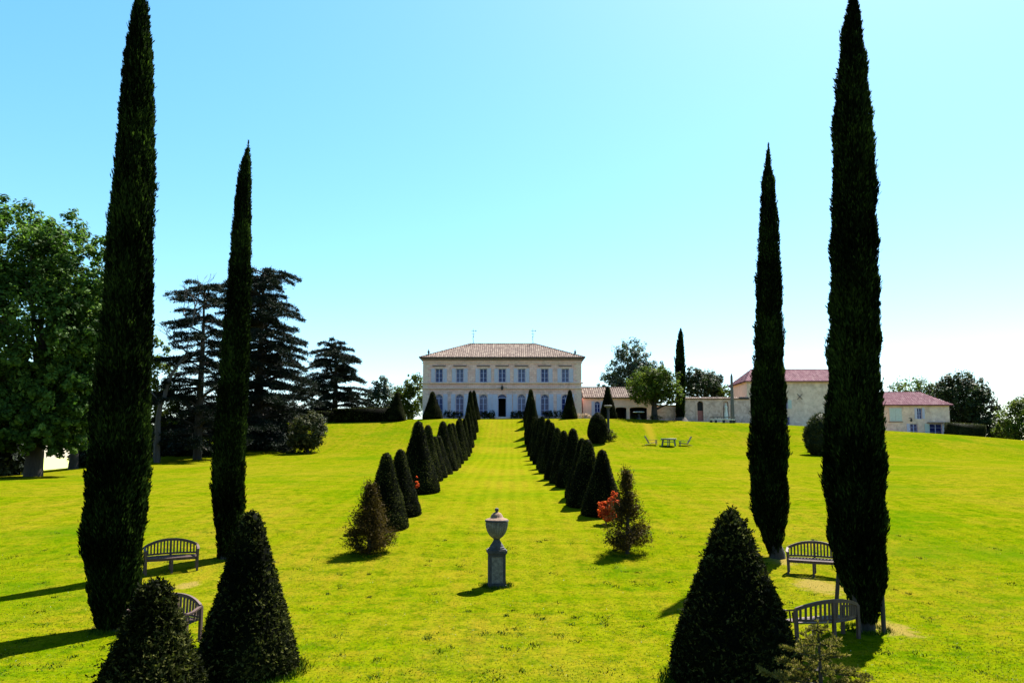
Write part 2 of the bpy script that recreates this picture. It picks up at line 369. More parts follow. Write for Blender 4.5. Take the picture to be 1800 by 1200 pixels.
# ------------------------------------------------------------------ setting: ground sheet
def axis(lo, hi, fine_lo, fine_hi, step):
    a = list(np.arange(fine_lo, fine_hi + .01, step)); s = step; x = fine_hi
    while x < hi: s *= 1.25; x += s; a.append(x)
    s = step; x = fine_lo; b = []
    while x > lo: s *= 1.25; x -= s; b.append(x)
    return np.array(b[::-1] + a)
gx = axis(-7000, 7000, -70, 90, 1.1); gy = axis(-400, 9000, 2, 130, .9)
GX, GY = np.meshgrid(gx, gy); GZ = ground(GX, GY)
V = np.stack([GX, GY, GZ], -1).reshape(-1, 3); nx = len(gx)
i, j = np.meshgrid(np.arange(len(gy) - 1), np.arange(nx - 1), indexing='ij'); a0 = (i * nx + j).ravel()
lawn = ob('lawn', npmesh('lawn', V, np.stack([a0, a0 + 1, a0 + nx + 1, a0 + nx], 1), None, True), M['lawn'])
lawn['kind'] = 'structure'; lawn['label'] = 'sunlit yellow green lawn rising to the house'

r = np.random.default_rng(3)
n = 170000
Y = 8.5 + 21 * r.random(n) ** 1.5; X = (r.random(n) * 2 - 1) * (Y * .74 + .3)
keep = (lump(np.stack([X, Y, X * 0], 1), .9, 5) + r.normal(size=n) * .8 > -.6) & (r.random(n) < 1 - sm(18, 29, Y) * .96); X = X[keep]; Y = Y[keep]; n = len(X)
Z = ground(X, Y); B = np.stack([X, Y, Z - .005], 1); ang = r.random(n) * 6.28
h = .012 + .02 * r.random(n); s_ = np.stack([np.cos(ang), np.sin(ang), ang * 0], 1) * .007
lean = np.stack([r.normal(size=n) * .025, r.normal(size=n) * .025, h], 1)
V = np.stack([B - s_, B + s_, B + lean], 1).reshape(-1, 3)
t = np.clip(.5 + .22 * r.normal(size=n) + .25 * lump(B, .5, 9), 0, .94); t[r.random(n) < .012] = 1
# longer uncut tufts round the feet of things
TUFT = [(hit(873, 1030), .30, 420)] + [(gp(px, Y), rr, k) for px, Y, rr, k in ((263, 10.0, .74, 900), (434, 11.6, .82, 900), (1292, 11.0, 1.0, 1100), (1523, 14.2, .35, 350), (203, 14.2, .35, 350), (648, 22, .5, 300), (1103, 22, .5, 300))]
VV = [V]; TT = [t]
for p, rad_, k in TUFT:
    k *= 2; a = r.random(k) * 6.28; q = rad_ + r.normal(size=k) * .06; bx = p.x + q * np.cos(a); by = p.y + q * np.sin(a); hb_ = .035 + .07 * r.random(k)
    B = np.stack([bx, by, ground(bx, by) - .005], 1); a2 = r.random(k) * 6.28; s2 = np.stack([np.cos(a2), np.sin(a2), a2 * 0], 1) * .008
    VV.append(np.stack([B - s2, B + s2, B + np.stack([r.normal(size=k) * .03, r.normal(size=k) * .03, hb_], 1)], 1).reshape(-1, 3)); TT.append(np.clip(.3 + .2 * r.normal(size=k), 0, .9))
for _ in range(260):      # small weeds
    wy = 9 + 17 * r.random() ** 1.3; wx = (r.random() * 2 - 1) * wy * .72; k = int(12 + 30 * r.random()); q = .03 + .07 * r.random()
    bx = wx + r.normal(size=k) * q; by = wy + r.normal(size=k) * q * 1.3; B = np.stack([bx, by, ground(bx, by) - .005], 1); a2 = r.random(k) * 6.28; s2 = np.stack([np.cos(a2), np.sin(a2), a2 * 0], 1) * .011
    VV.append(np.stack([B - s2, B + s2, B + np.stack([r.normal(size=k) * .03, r.normal(size=k) * .03, .02 + .035 * r.random(k)], 1)], 1).reshape(-1, 3)); TT.append(np.clip(.02 + .1 * r.random(k), 0, 1))
V = np.concatenate(VV); t = np.concatenate(TT); n = len(t)
g = ob('grass_blades', npmesh('grass_blades', V, np.arange(3 * n).reshape(n, 3), t), M['blades'])
tag(g, 'short grass blades of the lawn nearest the viewer', 'grass', kind='stuff')
#@@BUILDINGS
#@@TREES
#@@OBJECTS
# ------------------------------------------------------------------ buildings
def facade(b, x0, x1, z0, z1, ops, dep=.22):
    """front wall at y = 0 with real openings; ops: (cx, w, zb, zt, arch_rise)"""
    xs = sorted({x0, x1, *[o[0] - o[1] / 2 for o in ops], *[o[0] + o[1] / 2 for o in ops]})
    zs = sorted({z0, z1, *[o[2] for o in ops], *[o[3] for o in ops]})
    for xa, xb in zip(xs, xs[1:]):
        for za, zb in zip(zs, zs[1:]):
            cx, cz = (xa + xb) / 2, (za + zb) / 2
            if any(abs(cx - o[0]) < o[1] / 2 and o[2] < cz < o[3] for o in ops): continue
            b.add([(xa, 0, za), (xb, 0, za), (xb, 0, zb), (xa, 0, zb)], [(0, 1, 2, 3)])
    for cx, w, zb, zt, rise in ops:
        l, r_ = cx - w / 2, cx + w / 2; sp = zt - rise
        b.add([(l, 0, zb), (l, dep, zb), (l, dep, sp), (l, 0, sp)], [(0, 1, 2, 3)])
        b.add([(r_, 0, zb), (r_, 0, sp), (r_, dep, sp), (r_, dep, zb)], [(0, 1, 2, 3)])
        b.add([(l, 0, zb), (r_, 0, zb), (r_, dep, zb), (l, dep, zb)], [(0, 1, 2, 3)])
        n = 10 if rise else 1
        arc = [(cx - w / 2 * math.cos(PI * k / n), sp + rise * math.sin(PI * k / n)) for k in range(n + 1)]
        for (xa, za), (xb, zb_) in zip(arc, arc[1:]):
            b.add([(xa, 0, za), (xb, 0, zb_), (xb, dep, zb_), (xa, dep, za)], [(0, 3, 2, 1)])
            if rise: b.add([(xa, 0, za), (xb, 0, zb_), (xb, 0, zt), (xa, 0, zt)], [(0, 1, 2, 3)])
def shell(b, x0, x1, d, z0, z1):
    """the other three sides and the top"""
    b.add([(x0, 0, z0), (x0, d, z0), (x0, d, z1), (x0, 0, z1)], [(0, 3, 2, 1)])
    b.add([(x1, 0, z0), (x1, d, z0), (x1, d, z1), (x1, 0, z1)], [(0, 1, 2, 3)])
    b.add([(x0, d, z0), (x1, d, z0), (x1, d, z1), (x0, d, z1)], [(0, 3, 2, 1)])
    b.add([(x0, 0, z1), (x1, 0, z1), (x1, d, z1), (x0, d, z1)], [(0, 1, 2, 3)])
def roof_tiles(slopes, pitch=.3, seg=.55, hgt=.085, seed=1):
    """curved tiles in columns on slopes (eave_left, eave_right, top_right, top_left)"""
    L = Leaves(); rr = random.Random(seed)
    for A, B_, C_, D_ in slopes:
        A, B_, C_, D_ = map(Vector, (A, B_, C_, D_)); e = B_ - A; W = e.length; e.normalize()
        up = (D_ - A) - e * (D_ - A).dot(e); Hh = up.length
        if Hh < .01: up = (C_ - A) - e * (C_ - A).dot(e); Hh = up.length
        up.normalize(); nrm = e.cross(up).normalized()
        ul = (D_ - A).dot(e); ur = (C_ - A).dot(e); n = max(1, int(W / pitch))
        for k in range(n):
            u = (k + .5) * W / n
            vm = Hh
            if ul > 0 and u < ul: vm = min(vm, Hh * u / ul)
            if ur < W and u > ur: vm = min(vm, Hh * (W - u) / (W - ur))
            m = max(1, int(math.ceil(vm / seg))); ct = rr.uniform(-.12, .12)
            for s in range(m):
                v0 = s * seg - .05; v1 = min(vm, (s + 1) * seg)
                if v1 - v0 < .05: continue
                w = pitch * .33; h0 = hgt + .025; h1 = hgt; j = rr.uniform(-.012, .012); vs = []
                for v, hh in ((v0, h0), (v1, h1)):
                    for (q, z) in ((-1, 0), (-.6, .8), (.6, .8), (1, 0)):
                        vs.append(A + e * (u + q * w + j) + up * v + nrm * (z * hh + .004))
                L.raw(np.array([tuple(p) for p in vs]), np.array([[0, 1, 5, 4], [1, 2, 6, 5], [2, 3, 7, 6]]), np.full(3, min(1, max(0, rr.random() + ct))))
    return L
def roof_base(slopes, name, mat, parent, th=.12):
    b = Buf()
    for q in slopes:
        q = [Vector(p) for p in q]; up = Vector((0, 0, th))
        b.add(q + [p - up for p in q], [(0, 1, 2, 3), (7, 6, 5, 4), (0, 4, 5, 1), (1, 5, 6, 2), (2, 6, 7, 3), (3, 7, 4, 0)])
    return b.obj(name, mat, parent)
def hip(x0, x1, d, z, rz, rx0, rx1, ov=.4):
    ry = d / 2; a = (x0 - ov, -ov, z); b = (x1 + ov, -ov, z); c = (x1 + ov, d + ov, z); e = (x0 - ov, d + ov, z); p = (rx0, ry, rz); q = (rx1, ry, rz)
    return [(a, b, q, p), (c, e, p, q), (e, a, p, p), (b, c, q, q)]
def put_roof(root, slopes, mat, pitch=.3, seed=1, ridge=None):
    rf = roof_base(slopes, 'roof', mat, root)
    t = ob('roof_tiles', roof_tiles(slopes, pitch, seed=seed).mesh('roof_tiles'), mat, rf); t['kind'] = 'stuff'
    b = Buf()
    for a, c in ridge or []: b.tube([a, c], [.13, .13], 6)
    if ridge: b.obj('ridge_tiles', mat, rf)
    return rf
def window(root, cx, w, zb, zt, rise=0, y=.14, nz=3, mesh_cache={}):
    key = (round(w, 3), round(zt - zb, 3), rise, nz)
    if key not in mesh_cache:
        h = zt - zb; sp = h - rise; b = Buf(); t = .07
        b.box(-w / 2, -w / 2 + t, 0, .06, 0, sp); b.box(w / 2 - t, w / 2, 0, .06, 0, sp); b.box(-w / 2 + t, w / 2 - t, 0, .06, 0, t)
        b.box(-.05, .05, -.015, .05, t, sp if rise else h - t)
        if rise:
            b.box(-w / 2 + t, w / 2 - t, 0, .061, sp - .04, sp + .04)
            for k in range(10):
                a0, a1 = PI * k / 10, PI * (k + 1) / 10
                b.bar((-(w / 2 - t / 2) * math.cos(a0), .03, sp + (rise - t / 2) * math.sin(a0)), (-(w / 2 - t / 2) * math.cos(a1), .03, sp + (rise - t / 2) * math.sin(a1)), .06, t, (0, 1, 0))
            for a0 in (PI / 3, 2 * PI / 3): b.bar((0, .03, sp), (-w / 2 * .9 * math.cos(a0), .03, sp + rise * .9 * math.sin(a0)), .035, .035, (0, 1, 0))
        else: b.box(-w / 2 + t, w / 2 - t, 0, .06, h - t, h)
        for k in range(1, nz):
            z = sp * k / nz
            b.box(-w / 2 + t, -.05, .01, .045, z - .02, z + .02); b.box(.05, w / 2 - t, .01, .045, z - .02, z + .02)
        g = Buf(); arc = [(w / 2 * math.cos(PI * k / 10), sp + rise * math.sin(PI * k / 10)) for k in range(11)] if rise else [(w / 2, h), (-w / 2, h)]
        pts = [(-w / 2, .05, 0), (w / 2, .05, 0)] + [(x, .05, z) for x, z in arc]
        g.add(pts, [tuple(range(len(pts)))])
        mb = b.mesh('window'); mb.materials.append(M['frame']); mg = g.mesh('pane'); mg.materials.append(M['glass']); mesh_cache[key] = (mb, mg)
    mb, mg = mesh_cache[key]
    o = ob('window', mb, None, root, (cx, y, zb)); g = ob('pane', mg, None, o)
    if random.random() < .25: g.material_slots[0].link = 'OBJECT'; g.material_slots[0].material = M['glass_pale']
    return o
def shutter(root, cx, w, zb, zt, mat, cache={}):
    key = (round(w, 3), round(zt - zb, 3), mat.name)
    if key not in cache:
        h = zt - zb; b = Buf(); b.box(-w / 2, w / 2, -.045, -.01, 0, h); e = .07
        for z in (0, h * .38, h - .09): b.box(-w / 2 + .002, w / 2 - .002, -.06, -.045, z + .002, z + .09)
        b.box(-w / 2 + .003, -w / 2 + e, -.059, -.044, .1, h - .1); b.box(w / 2 - e, w / 2 - .003, -.059, -.044, .1, h - .1)
        z = .14
        while z < h - .14: b.bar((-w / 2 + e, -.05, z), (w / 2 - e, -.05, z), .03, .012, (0, -.7, .7)); z += .09
        mm = b.mesh('shutter'); mm.materials.append(mat); cache[key] = mm
    o = ob('shutter', cache[key], None, root, (cx, -.02, zb)); o.rotation_euler = (0, 0, random.uniform(-.07, .07)); return o

# --- the manor house
HY = 105.0; hb = at(882.6, 736, HY); HXW = 11.3; EZ = 8.75
house = thing('manor_house', 'two storey pale stone manor house with tiled hip roof at the top of the lawn', 'house', (hb.x, HY, hb.z))
UX = [-9.0, -6.04, -2.68, 0, 2.77, 6.07, 9.02]
ops = [(x, 1.04, 5.22, 7.18, 0) for x in UX] + [(x, 1.14, .45, 3.5, .57) for x in UX if x] + [(0, 1.22, .3, 3.5, .5)]
b = Buf(); facade(b, -HXW, HXW, -1.0, EZ - .1, ops); shell(b, -HXW, HXW, 11.2, -1.0, EZ - .1); b.obj('wall', M['facade'], house)
for sx in (-1, 1):
    b = Buf(); z = 0
    k = 0
    while z < 8.0:
        w = .95 if k % 2 else .7; xa, xb = sorted((sx * (HXW + .02), sx * (HXW - w))); b.box(xa, xb, -.035, .3, z + .012, z + .42); z += .43; k += 1
    b.obj('quoin', M['trim'], house)
for z, h, p in ((5.05, .14, .24), (4.28, .12, .22), (7.93, .10, .12), (8.1, .07, .06)):
    Buf().box(-HXW - p, HXW + p, -p, .2, z, z + h).obj('string_course', M['trim'] if z < 8 else M['trim'], house)
b = Buf()
for k, (z, h, p) in enumerate(((8.36, .12, .16), (8.48, .12, .28), (8.60, .14, .42))): b.box(-HXW - p, HXW + p, -p, 11.2 + p, z, z + h)
b.obj('cornice', M['trim_dark'], house)
b = Buf().box(-HXW - .47, HXW + .47, -.58, -.44, 8.66, 8.80); b.obj('gutter', M['iron'], house)
for x in UX:
    window(house, x, 1.04, 5.22, 7.18)
    Buf().box(-.62, .62, -.05, .02, 7.18, 7.36).obj('window_surround', M['trim'], house, loc=(x, 0, 0))
    Buf().box(-.98, .98, -.16, .02, 7.56, 7.66).box(-.9, .9, -.09, .02, 7.47, 7.56).obj('window_hood', M['trim_dark'], house, loc=(x, 0, 0))
    for s in (-1, 1): shutter(house, x + s * .84, .56, 5.24, 7.16, M['shutter'])
    if x:
        window(house, x, 1.14, .45, 3.5, .57)
        for s in (-1, 1): shutter(house, x + s * .92, .62, .5, 3.52, M['shutter'])
        b = Buf()
        for k in range(8):
            a0, a1 = PI * k / 8, PI * (k + 1) / 8
            b.bar((-.64 * math.cos(a0), -.02, 2.93 + .64 * math.sin(a0)), (-.64 * math.cos(a1), -.02, 2.93 + .64 * math.sin(a1)), .06, .13, (0, 1, 0))
        b.obj('arch_moulding', M['trim'], house, loc=(x, 0, 0))
# door, open, with a fanlight and tall shutters
d = Buf().box(-.61, -.53, .1, .18, .3, 3.0).box(.53, .61, .1, .18, .3, 3.0).box(-.53, .53, .1, .18, 2.95, 3.03).obj('door', M['frame'], house)
b = Buf(); n_ = 10
pts = [(-.61, .14, 3.0), (.61, .14, 3.0)] + [(.61 * math.cos(PI * k / n_), .14, 3.0 + .5 * math.sin(PI * k / n_)) for k in range(1, n_)]
b.add(pts, [tuple(range(len(pts)))]); b.obj('fanlight', M['glass'], d)
for s in (-1, 1):
    Buf().box(s * .53 - (.0 if s > 0 else .04), s * .53 + (.04 if s > 0 else 0), .18, .75, .3, 2.95).obj('door_leaf', M['frame'], d)
    shutter(house, s * 1.02, .78, .32, 3.5, M['shutter'])
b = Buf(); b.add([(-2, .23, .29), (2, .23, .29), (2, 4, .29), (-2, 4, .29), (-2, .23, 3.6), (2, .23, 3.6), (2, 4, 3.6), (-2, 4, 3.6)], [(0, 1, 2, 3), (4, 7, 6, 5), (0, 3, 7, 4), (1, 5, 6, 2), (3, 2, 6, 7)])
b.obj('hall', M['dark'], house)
Buf().box(-1.75, 1.75, -1.1, 0, -.5, .1).box(-1.45, 1.45, -.75, 0, .1, .2).box(-1.15, 1.15, -.4, 0, .2, .3).obj('steps', M['trim'], house)
b = Buf(); b.lathe([(.02, 4.05), (.15, 4.1), (.19, 4.5), (.04, 4.72), (.02, 4.95)], 6, c=(0, -.55)); b.bar((0, -.55, 4.8), (0, 0, 5.0), .04); b.bar((-.7, -.1, 4.42), (.7, -.1, 4.42), .06); b.obj('lantern', M['iron'], house)
RZ = at(882, 604.5, HY + 5.6).z - hb.z
put_roof(house, hip(-HXW, HXW, 11.2, EZ, RZ, -4.95, 4.85, .5), M['tiles'], .30, 3,
         [((-4.95, 5.6, RZ), (4.85, 5.6, RZ)), ((-HXW - .5, -.5, EZ), (-4.95, 5.6, RZ)), ((HXW + .5, -.5, EZ), (4.85, 5.6, RZ))])
for x, lab in ((-4.45, 'left'), (4.55, 'right')):
    b = Buf(); z = RZ; b.bar((x, 5.6, z - .1), (x, 5.6, z + 2.3), .05)
    b.bar((x - .25, 5.6, z + 1.55), (x + .25, 5.6, z + 1.55), .035); b.bar((x - .3, 5.6, z + 2.0), (x + .35, 5.6, z + 2.0), .05)
    b.add([(x + .35, 5.59, z + 1.88), (x + .52, 5.59, z + 2.0), (x + .35, 5.59, z + 2.14), (x + .35, 5.62, z + 1.88), (x + .52, 5.62, z + 2.0), (x + .35, 5.62, z + 2.14)], [(0, 1, 2), (5, 4, 3), (0, 3, 4, 1), (1, 4, 5, 2), (2, 5, 3, 0)])
    for q in range(7):
        a = q * 1.1; zz = z + .15 + q * .19; b.bar((x, 5.6, zz), (x + .17 * math.cos(a), 5.6 + .1 * math.sin(a), zz + .12), .035)
    b.lathe([(.02, z + .95), (.1, z + 1.05), (.02, z + 1.15)], 8, c=(x, 5.6))
    b.obj('weather_vane', M['iron'], house)
for x, y, sc in ((-10.6, .6, 1.0), (10.5, .6, .95), (9.75, 8.5, .9)):
    b = Buf(); b.box(x - .2 * sc, x + .2 * sc, y - .2 * sc, y + .2 * sc, EZ - .05, EZ + .55 * sc)
    z = EZ + .55 * sc; b.lathe([(.08, z), (.17 * sc, z + .02), (.07 * sc, z + .1), (.1 * sc, z + .16), (.2 * sc, z + .34), (.12 * sc, z + .46), (.13 * sc, z + .52), (.05 * sc, z + .62), (.05 * sc, z + .74), (.01, z + .8)], 10, c=(x, y))
    b.obj('roof_urn', M['limestone_dark'], house)

# --- low wing with coach doors
WY = 106.5; w0 = at(1025, 738, WY); sc_ = WY / F
def lx(px): return (px - 1025) * sc_
def lz(py, Y=WY, ref=w0): return at(1025, py, Y).z - ref.z
wing = thing('coach_wing', 'low pink rendered wing with coach doors beside the manor house', 'outbuilding', w0)
W1 = lx(1150); ez = lz(699)
ops = [(lx(1050.4), .8, .6, lz(705), .4), (lx(1092), 1.55, -.6, lz(715.5), .12), (lx(1122.5), 2.5, -.6, lz(715.5), .15)]
b = Buf(); facade(b, 0, W1, -1.5, ez, ops, .35); shell(b, 0, W1, 6, -1.5, ez); b.obj('wall', M['render'], wing)
window(wing, ops[0][0], .8, .6, lz(705), .4)
for s in (-1, 1): shutter(wing, ops[0][0] + s * .64, .42, .62, lz(705), M['shutter'])
for o in ops[1:]:
    b = Buf(); x, w = o[0], o[1]
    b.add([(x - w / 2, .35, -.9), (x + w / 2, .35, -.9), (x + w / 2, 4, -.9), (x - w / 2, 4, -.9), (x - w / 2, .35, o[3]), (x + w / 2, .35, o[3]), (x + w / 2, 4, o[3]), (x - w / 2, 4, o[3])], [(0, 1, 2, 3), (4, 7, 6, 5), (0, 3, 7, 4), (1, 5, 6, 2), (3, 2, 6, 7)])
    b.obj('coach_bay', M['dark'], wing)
    Buf().box(x - w / 2 - .12, x + w / 2 + .12, -.03, .1, o[3] + .01, o[3] + .2).obj('lintel', M['trim'], wing)
b = Buf().box(lx(1101.6), lx(1106.2), -.04, .3, -1, lz(715.5)); b.obj('pier', M['trim'], wing)
rz = at(1060, 681, WY + 3).z - w0.z
put_roof(wing, [((-.02, -.35, ez + .02), (W1 + .3, -.35, ez + .02), (W1 + .3, 3, rz), (-.02, 3, rz)), ((W1 + .3, 6.35, ez + .02), (-.02, 6.35, ez + .02), (-.02, 3, rz), (W1 + .3, 3, rz))], M['tiles'], .3, 5, [((0, 3, rz), (W1 + .3, 3, rz))])
Buf().box(0, W1, -.1, .02, ez - .16, ez - .02).obj('eaves_moulding', M['trim'], wing)

# --- rubble wall between wing and garden wall, then the long garden wall with niches
RY = 107.2; p0 = gp(1151, RY); sc2 = RY / F
rw = thing('rubble_wall', 'rough low stone wall behind the trunk of the round leafy tree', 'wall', (p0.x, RY, p0.z))
b = Buf().box(0, (1190 - 1151) * sc2, 0, .5, -1.2, at(1151, 713, RY).z - p0.z); b.obj('masonry', M['rubble'], rw)
b = Buf().box(-.05, (1190 - 1151) * sc2, -.08, .58, at(1151, 713, RY).z - p0.z, at(1151, 711.5, RY).z - p0.z); b.obj('coping', M['tiles'], rw)
GYW = 107.8; g0 = at(1190, 742, GYW); s3 = GYW / F
def gxw(px): return (px - 1190) * s3
def gz(py): return at(1190, py, GYW).z - g0.z
gw = thing('garden_wall', 'long pale stone garden wall with two arched niches and a tiled coping', 'wall', g0)
gt = gz(700.5); GWW = gxw(1318)
ops = [(gxw(1231.5), .86, gz(740), gz(704.5), .43), (gxw(1276), .92, gz(735), gz(704.5), .46)]
b = Buf(); facade(b, 0, GWW, -1.6, gt, ops, .3); shell(b, 0, GWW, .6, -1.6, gt); b.obj('masonry', M['rubble'], gw)
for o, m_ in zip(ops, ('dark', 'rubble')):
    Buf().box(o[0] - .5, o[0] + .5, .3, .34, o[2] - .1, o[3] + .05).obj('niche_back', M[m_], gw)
    b = Buf(); b.box(o[0] - .56, o[0] - .44, -.06, .05, o[2], o[3] - .4); b.box(o[0] + .44, o[0] + .56, -.06, .05, o[2], o[3] - .4)
    for k in range(8):
        a0, a1 = PI * k / 8, PI * (k + 1) / 8; q = o[3] - .43
        b.bar((o[0] - .5 * math.cos(a0), -.01, q + .5 * math.sin(a0)), (o[0] - .5 * math.cos(a1), -.01, q + .5 * math.sin(a1)), .1, .12, (0, 1, 0))
    b.obj('niche_surround', M['trim'], gw)
x = ops[0][0]; Buf().box(x - .42, x + .42, .2, .26, ops[0][2], ops[0][2] + 1.55).obj('door', M['reddoor'], gw)
cs = [((0 - .1, -.18, gt), (GWW, -.18, gt), (GWW, .3, gt + .22), (-.1, .3, gt + .22)), ((GWW, .78, gt), (-.1, .78, gt), (-.1, .3, gt + .22), (GWW, .3, gt + .22))]
cr = roof_base(cs, 'coping', M['tiles'], gw, .08); t = ob('coping_tiles', roof_tiles(cs, .28, .5, seed=8).mesh('coping_tiles'), M['tiles'], cr); t['kind'] = 'stuff'

# --- barn behind the right cypresses
BY = 108.0; b0 = at(1315, 749, BY); s4 = BY / F
barn = thing('stone_barn', 'tall stone barn with mauve tiled roof and iron cross tie between the right cypresses', 'barn', b0)
def bz(py): return at(1315, py, BY).z - b0.z
BW = (1545 - 1315) * s4; bt = bz(670)
wz = bz(718); ops = [((1382 - 1315) * s4, .7, wz, wz + 1.25, 0), ((1384 - 1315) * s4, .8, bz(747), bz(732), 0)]
b = Buf(); facade(b, 0, BW, -2.5, bt, ops); b.add([(BW, 0, -2.5), (BW, 8, -2.5), (BW, 8, bt), (BW, 0, bt)], [(0, 1, 2, 3)]); b.obj('wall', M['rubble_pale'], barn)
b = Buf(); b.add([(0, 8, -2.5), (0, 0, -2.5), (0, 0, bt), (0, 8, bt)], [(0, 1, 2, 3)]); b.add([(0, 8, -2.5), (BW, 8, -2.5), (BW, 8, bt), (0, 8, bt)], [(0, 3, 2, 1)]); b.obj('side_wall', M['render'], barn)  # side wall: pink glow of bounced light put into the colour
window(barn, ops[0][0], .7, wz, wz + 1.25, nz=2); shutter(barn, ops[0][0] + .62, .5, wz, wz + 1.25, M['shutter_pale'])
window(barn, ops[1][0], .8, ops[1][2], ops[1][3], nz=2)
x = (1407.5 - 1315) * s4; z = bz(697); b = Buf(); b.bar((x - .38, -.04, z - .42), (x + .38, -.04, z + .42), .07, .05, (0, 1, 0)); b.bar((x - .38, -.06, z + .42), (x + .38, -.06, z - .42), .07, .05, (0, 1, 0)); b.obj('iron_tie', M['iron'], barn)
rz = at(1400, 650, BY + 4).z - b0.z
put_roof(barn, [((-.35, -.4, bt), (BW + .3, -.4, bt), (BW + .3, 4, rz), (1.9, 4, rz)), ((BW + .3, 8.4, bt), (-.35, 8.4, bt), (1.9, 4, rz), (BW + .3, 4, rz)), ((-.35, 8.4, bt), (-.35, -.4, bt), (1.9, 4, rz), (1.9, 4, rz))], M['tiles_red'], .3, 9, [((1.9, 4, rz), (BW + .3, 4, rz))])
Buf().box(-.15, BW + .1, -.2, .02, bt - .22, bt - .02).obj('eaves_moulding', M['trim'], barn)

# --- cottage to the right
CY = 113.0; c0 = at(1545, 765, CY); s5 = CY / F
cot = thing('stone_cottage', 'low stone cottage with pink tiled roof and pale shutters right of the tall cypress', 'house', c0)
def cx_(px): return (px - 1545) * s5
def cz_(py): return at(1545, py, CY).z - c0.z
CW = cx_(1671); ct = cz_(711.5)
ops = [(cx_(1618), .75, cz_(736), cz_(717), 0), (cx_(1607), 1.15, cz_(764), cz_(744.5), 0), (cx_(1645.5), 1.9, cz_(766), cz_(744), 0)]
b = Buf(); facade(b, 0, CW, -2.5, ct, ops); shell(b, 0, CW, 8, -2.5, ct); b.obj('wall', M['rubble_pale'], cot)
for o in ops: window(cot, o[0], o[1], o[2], o[3], nz=3)
z0_, z1_ = cz_(740), cz_(717)
for s in (-1, 1):
    shutter(cot, cx_(1575.5) + s * .47, .93, z0_, z1_, M['shutter_pale']); shutter(cot, ops[0][0] + s * .58, .38, ops[0][2], ops[0][3], M['shutter'])
Buf().box(cx_(1575.5) - 1.1, cx_(1575.5) + 1.1, -.16, .02, z0_ - .14, z0_ - .02).obj('sill', M['trim_dark'], cot)
shutter(cot, ops[1][0] - .85, .5, ops[1][2], ops[1][3], M['shutter']); shutter(cot, ops[2][0] - 1.35, .75, ops[2][2], ops[2][3], M['shutter_pale']); shutter(cot, ops[2][0] + 1.3, .68, ops[2][2], ops[2][3], M['shutter'])
Buf().box(ops[2][0] - 1.3, ops[2][0] + 1.5, -.75, .02, ops[2][3] + .06, ops[2][3] + .2).obj('door_canopy', M['trim_dark'], cot)
x = cx_(1601.5); z = cz_(741); b = Buf().lathe([(.03, z), (.14, z + .1), (.16, z + .35), (.03, z + .5)], 8, c=(x, -.3)); b.bar((x, 0, z + .55), (x, -.3, z + .55), .04); b.bar((x - .3, -.1, z + .6), (x + .3, -.1, z + .6), .05); b.obj('wall_lamp', M['iron'], cot)
rz = at(1600, 689.5, CY + 4).z - c0.z
put_roof(cot, [((-.3, -.4, ct), (CW + .4, -.4, ct), (cx_(1643) * (CY + 4) / CY, 4, rz), (-.3, 4, rz)), ((CW + .4, 8.4, ct), (-.3, 8.4, ct), (-.3, 4, rz), (cx_(1643) * (CY + 4) / CY, 4, rz)), ((CW + .4, -.4, ct), (CW + .4, 8.4, ct), (cx_(1643) * (CY + 4) / CY, 4, rz), (cx_(1643) * (CY + 4) / CY, 4, rz))], M['tiles_red'], .3, 12, [((-.3, 4, rz), (cx_(1643) * (CY + 4) / CY, 4, rz))])
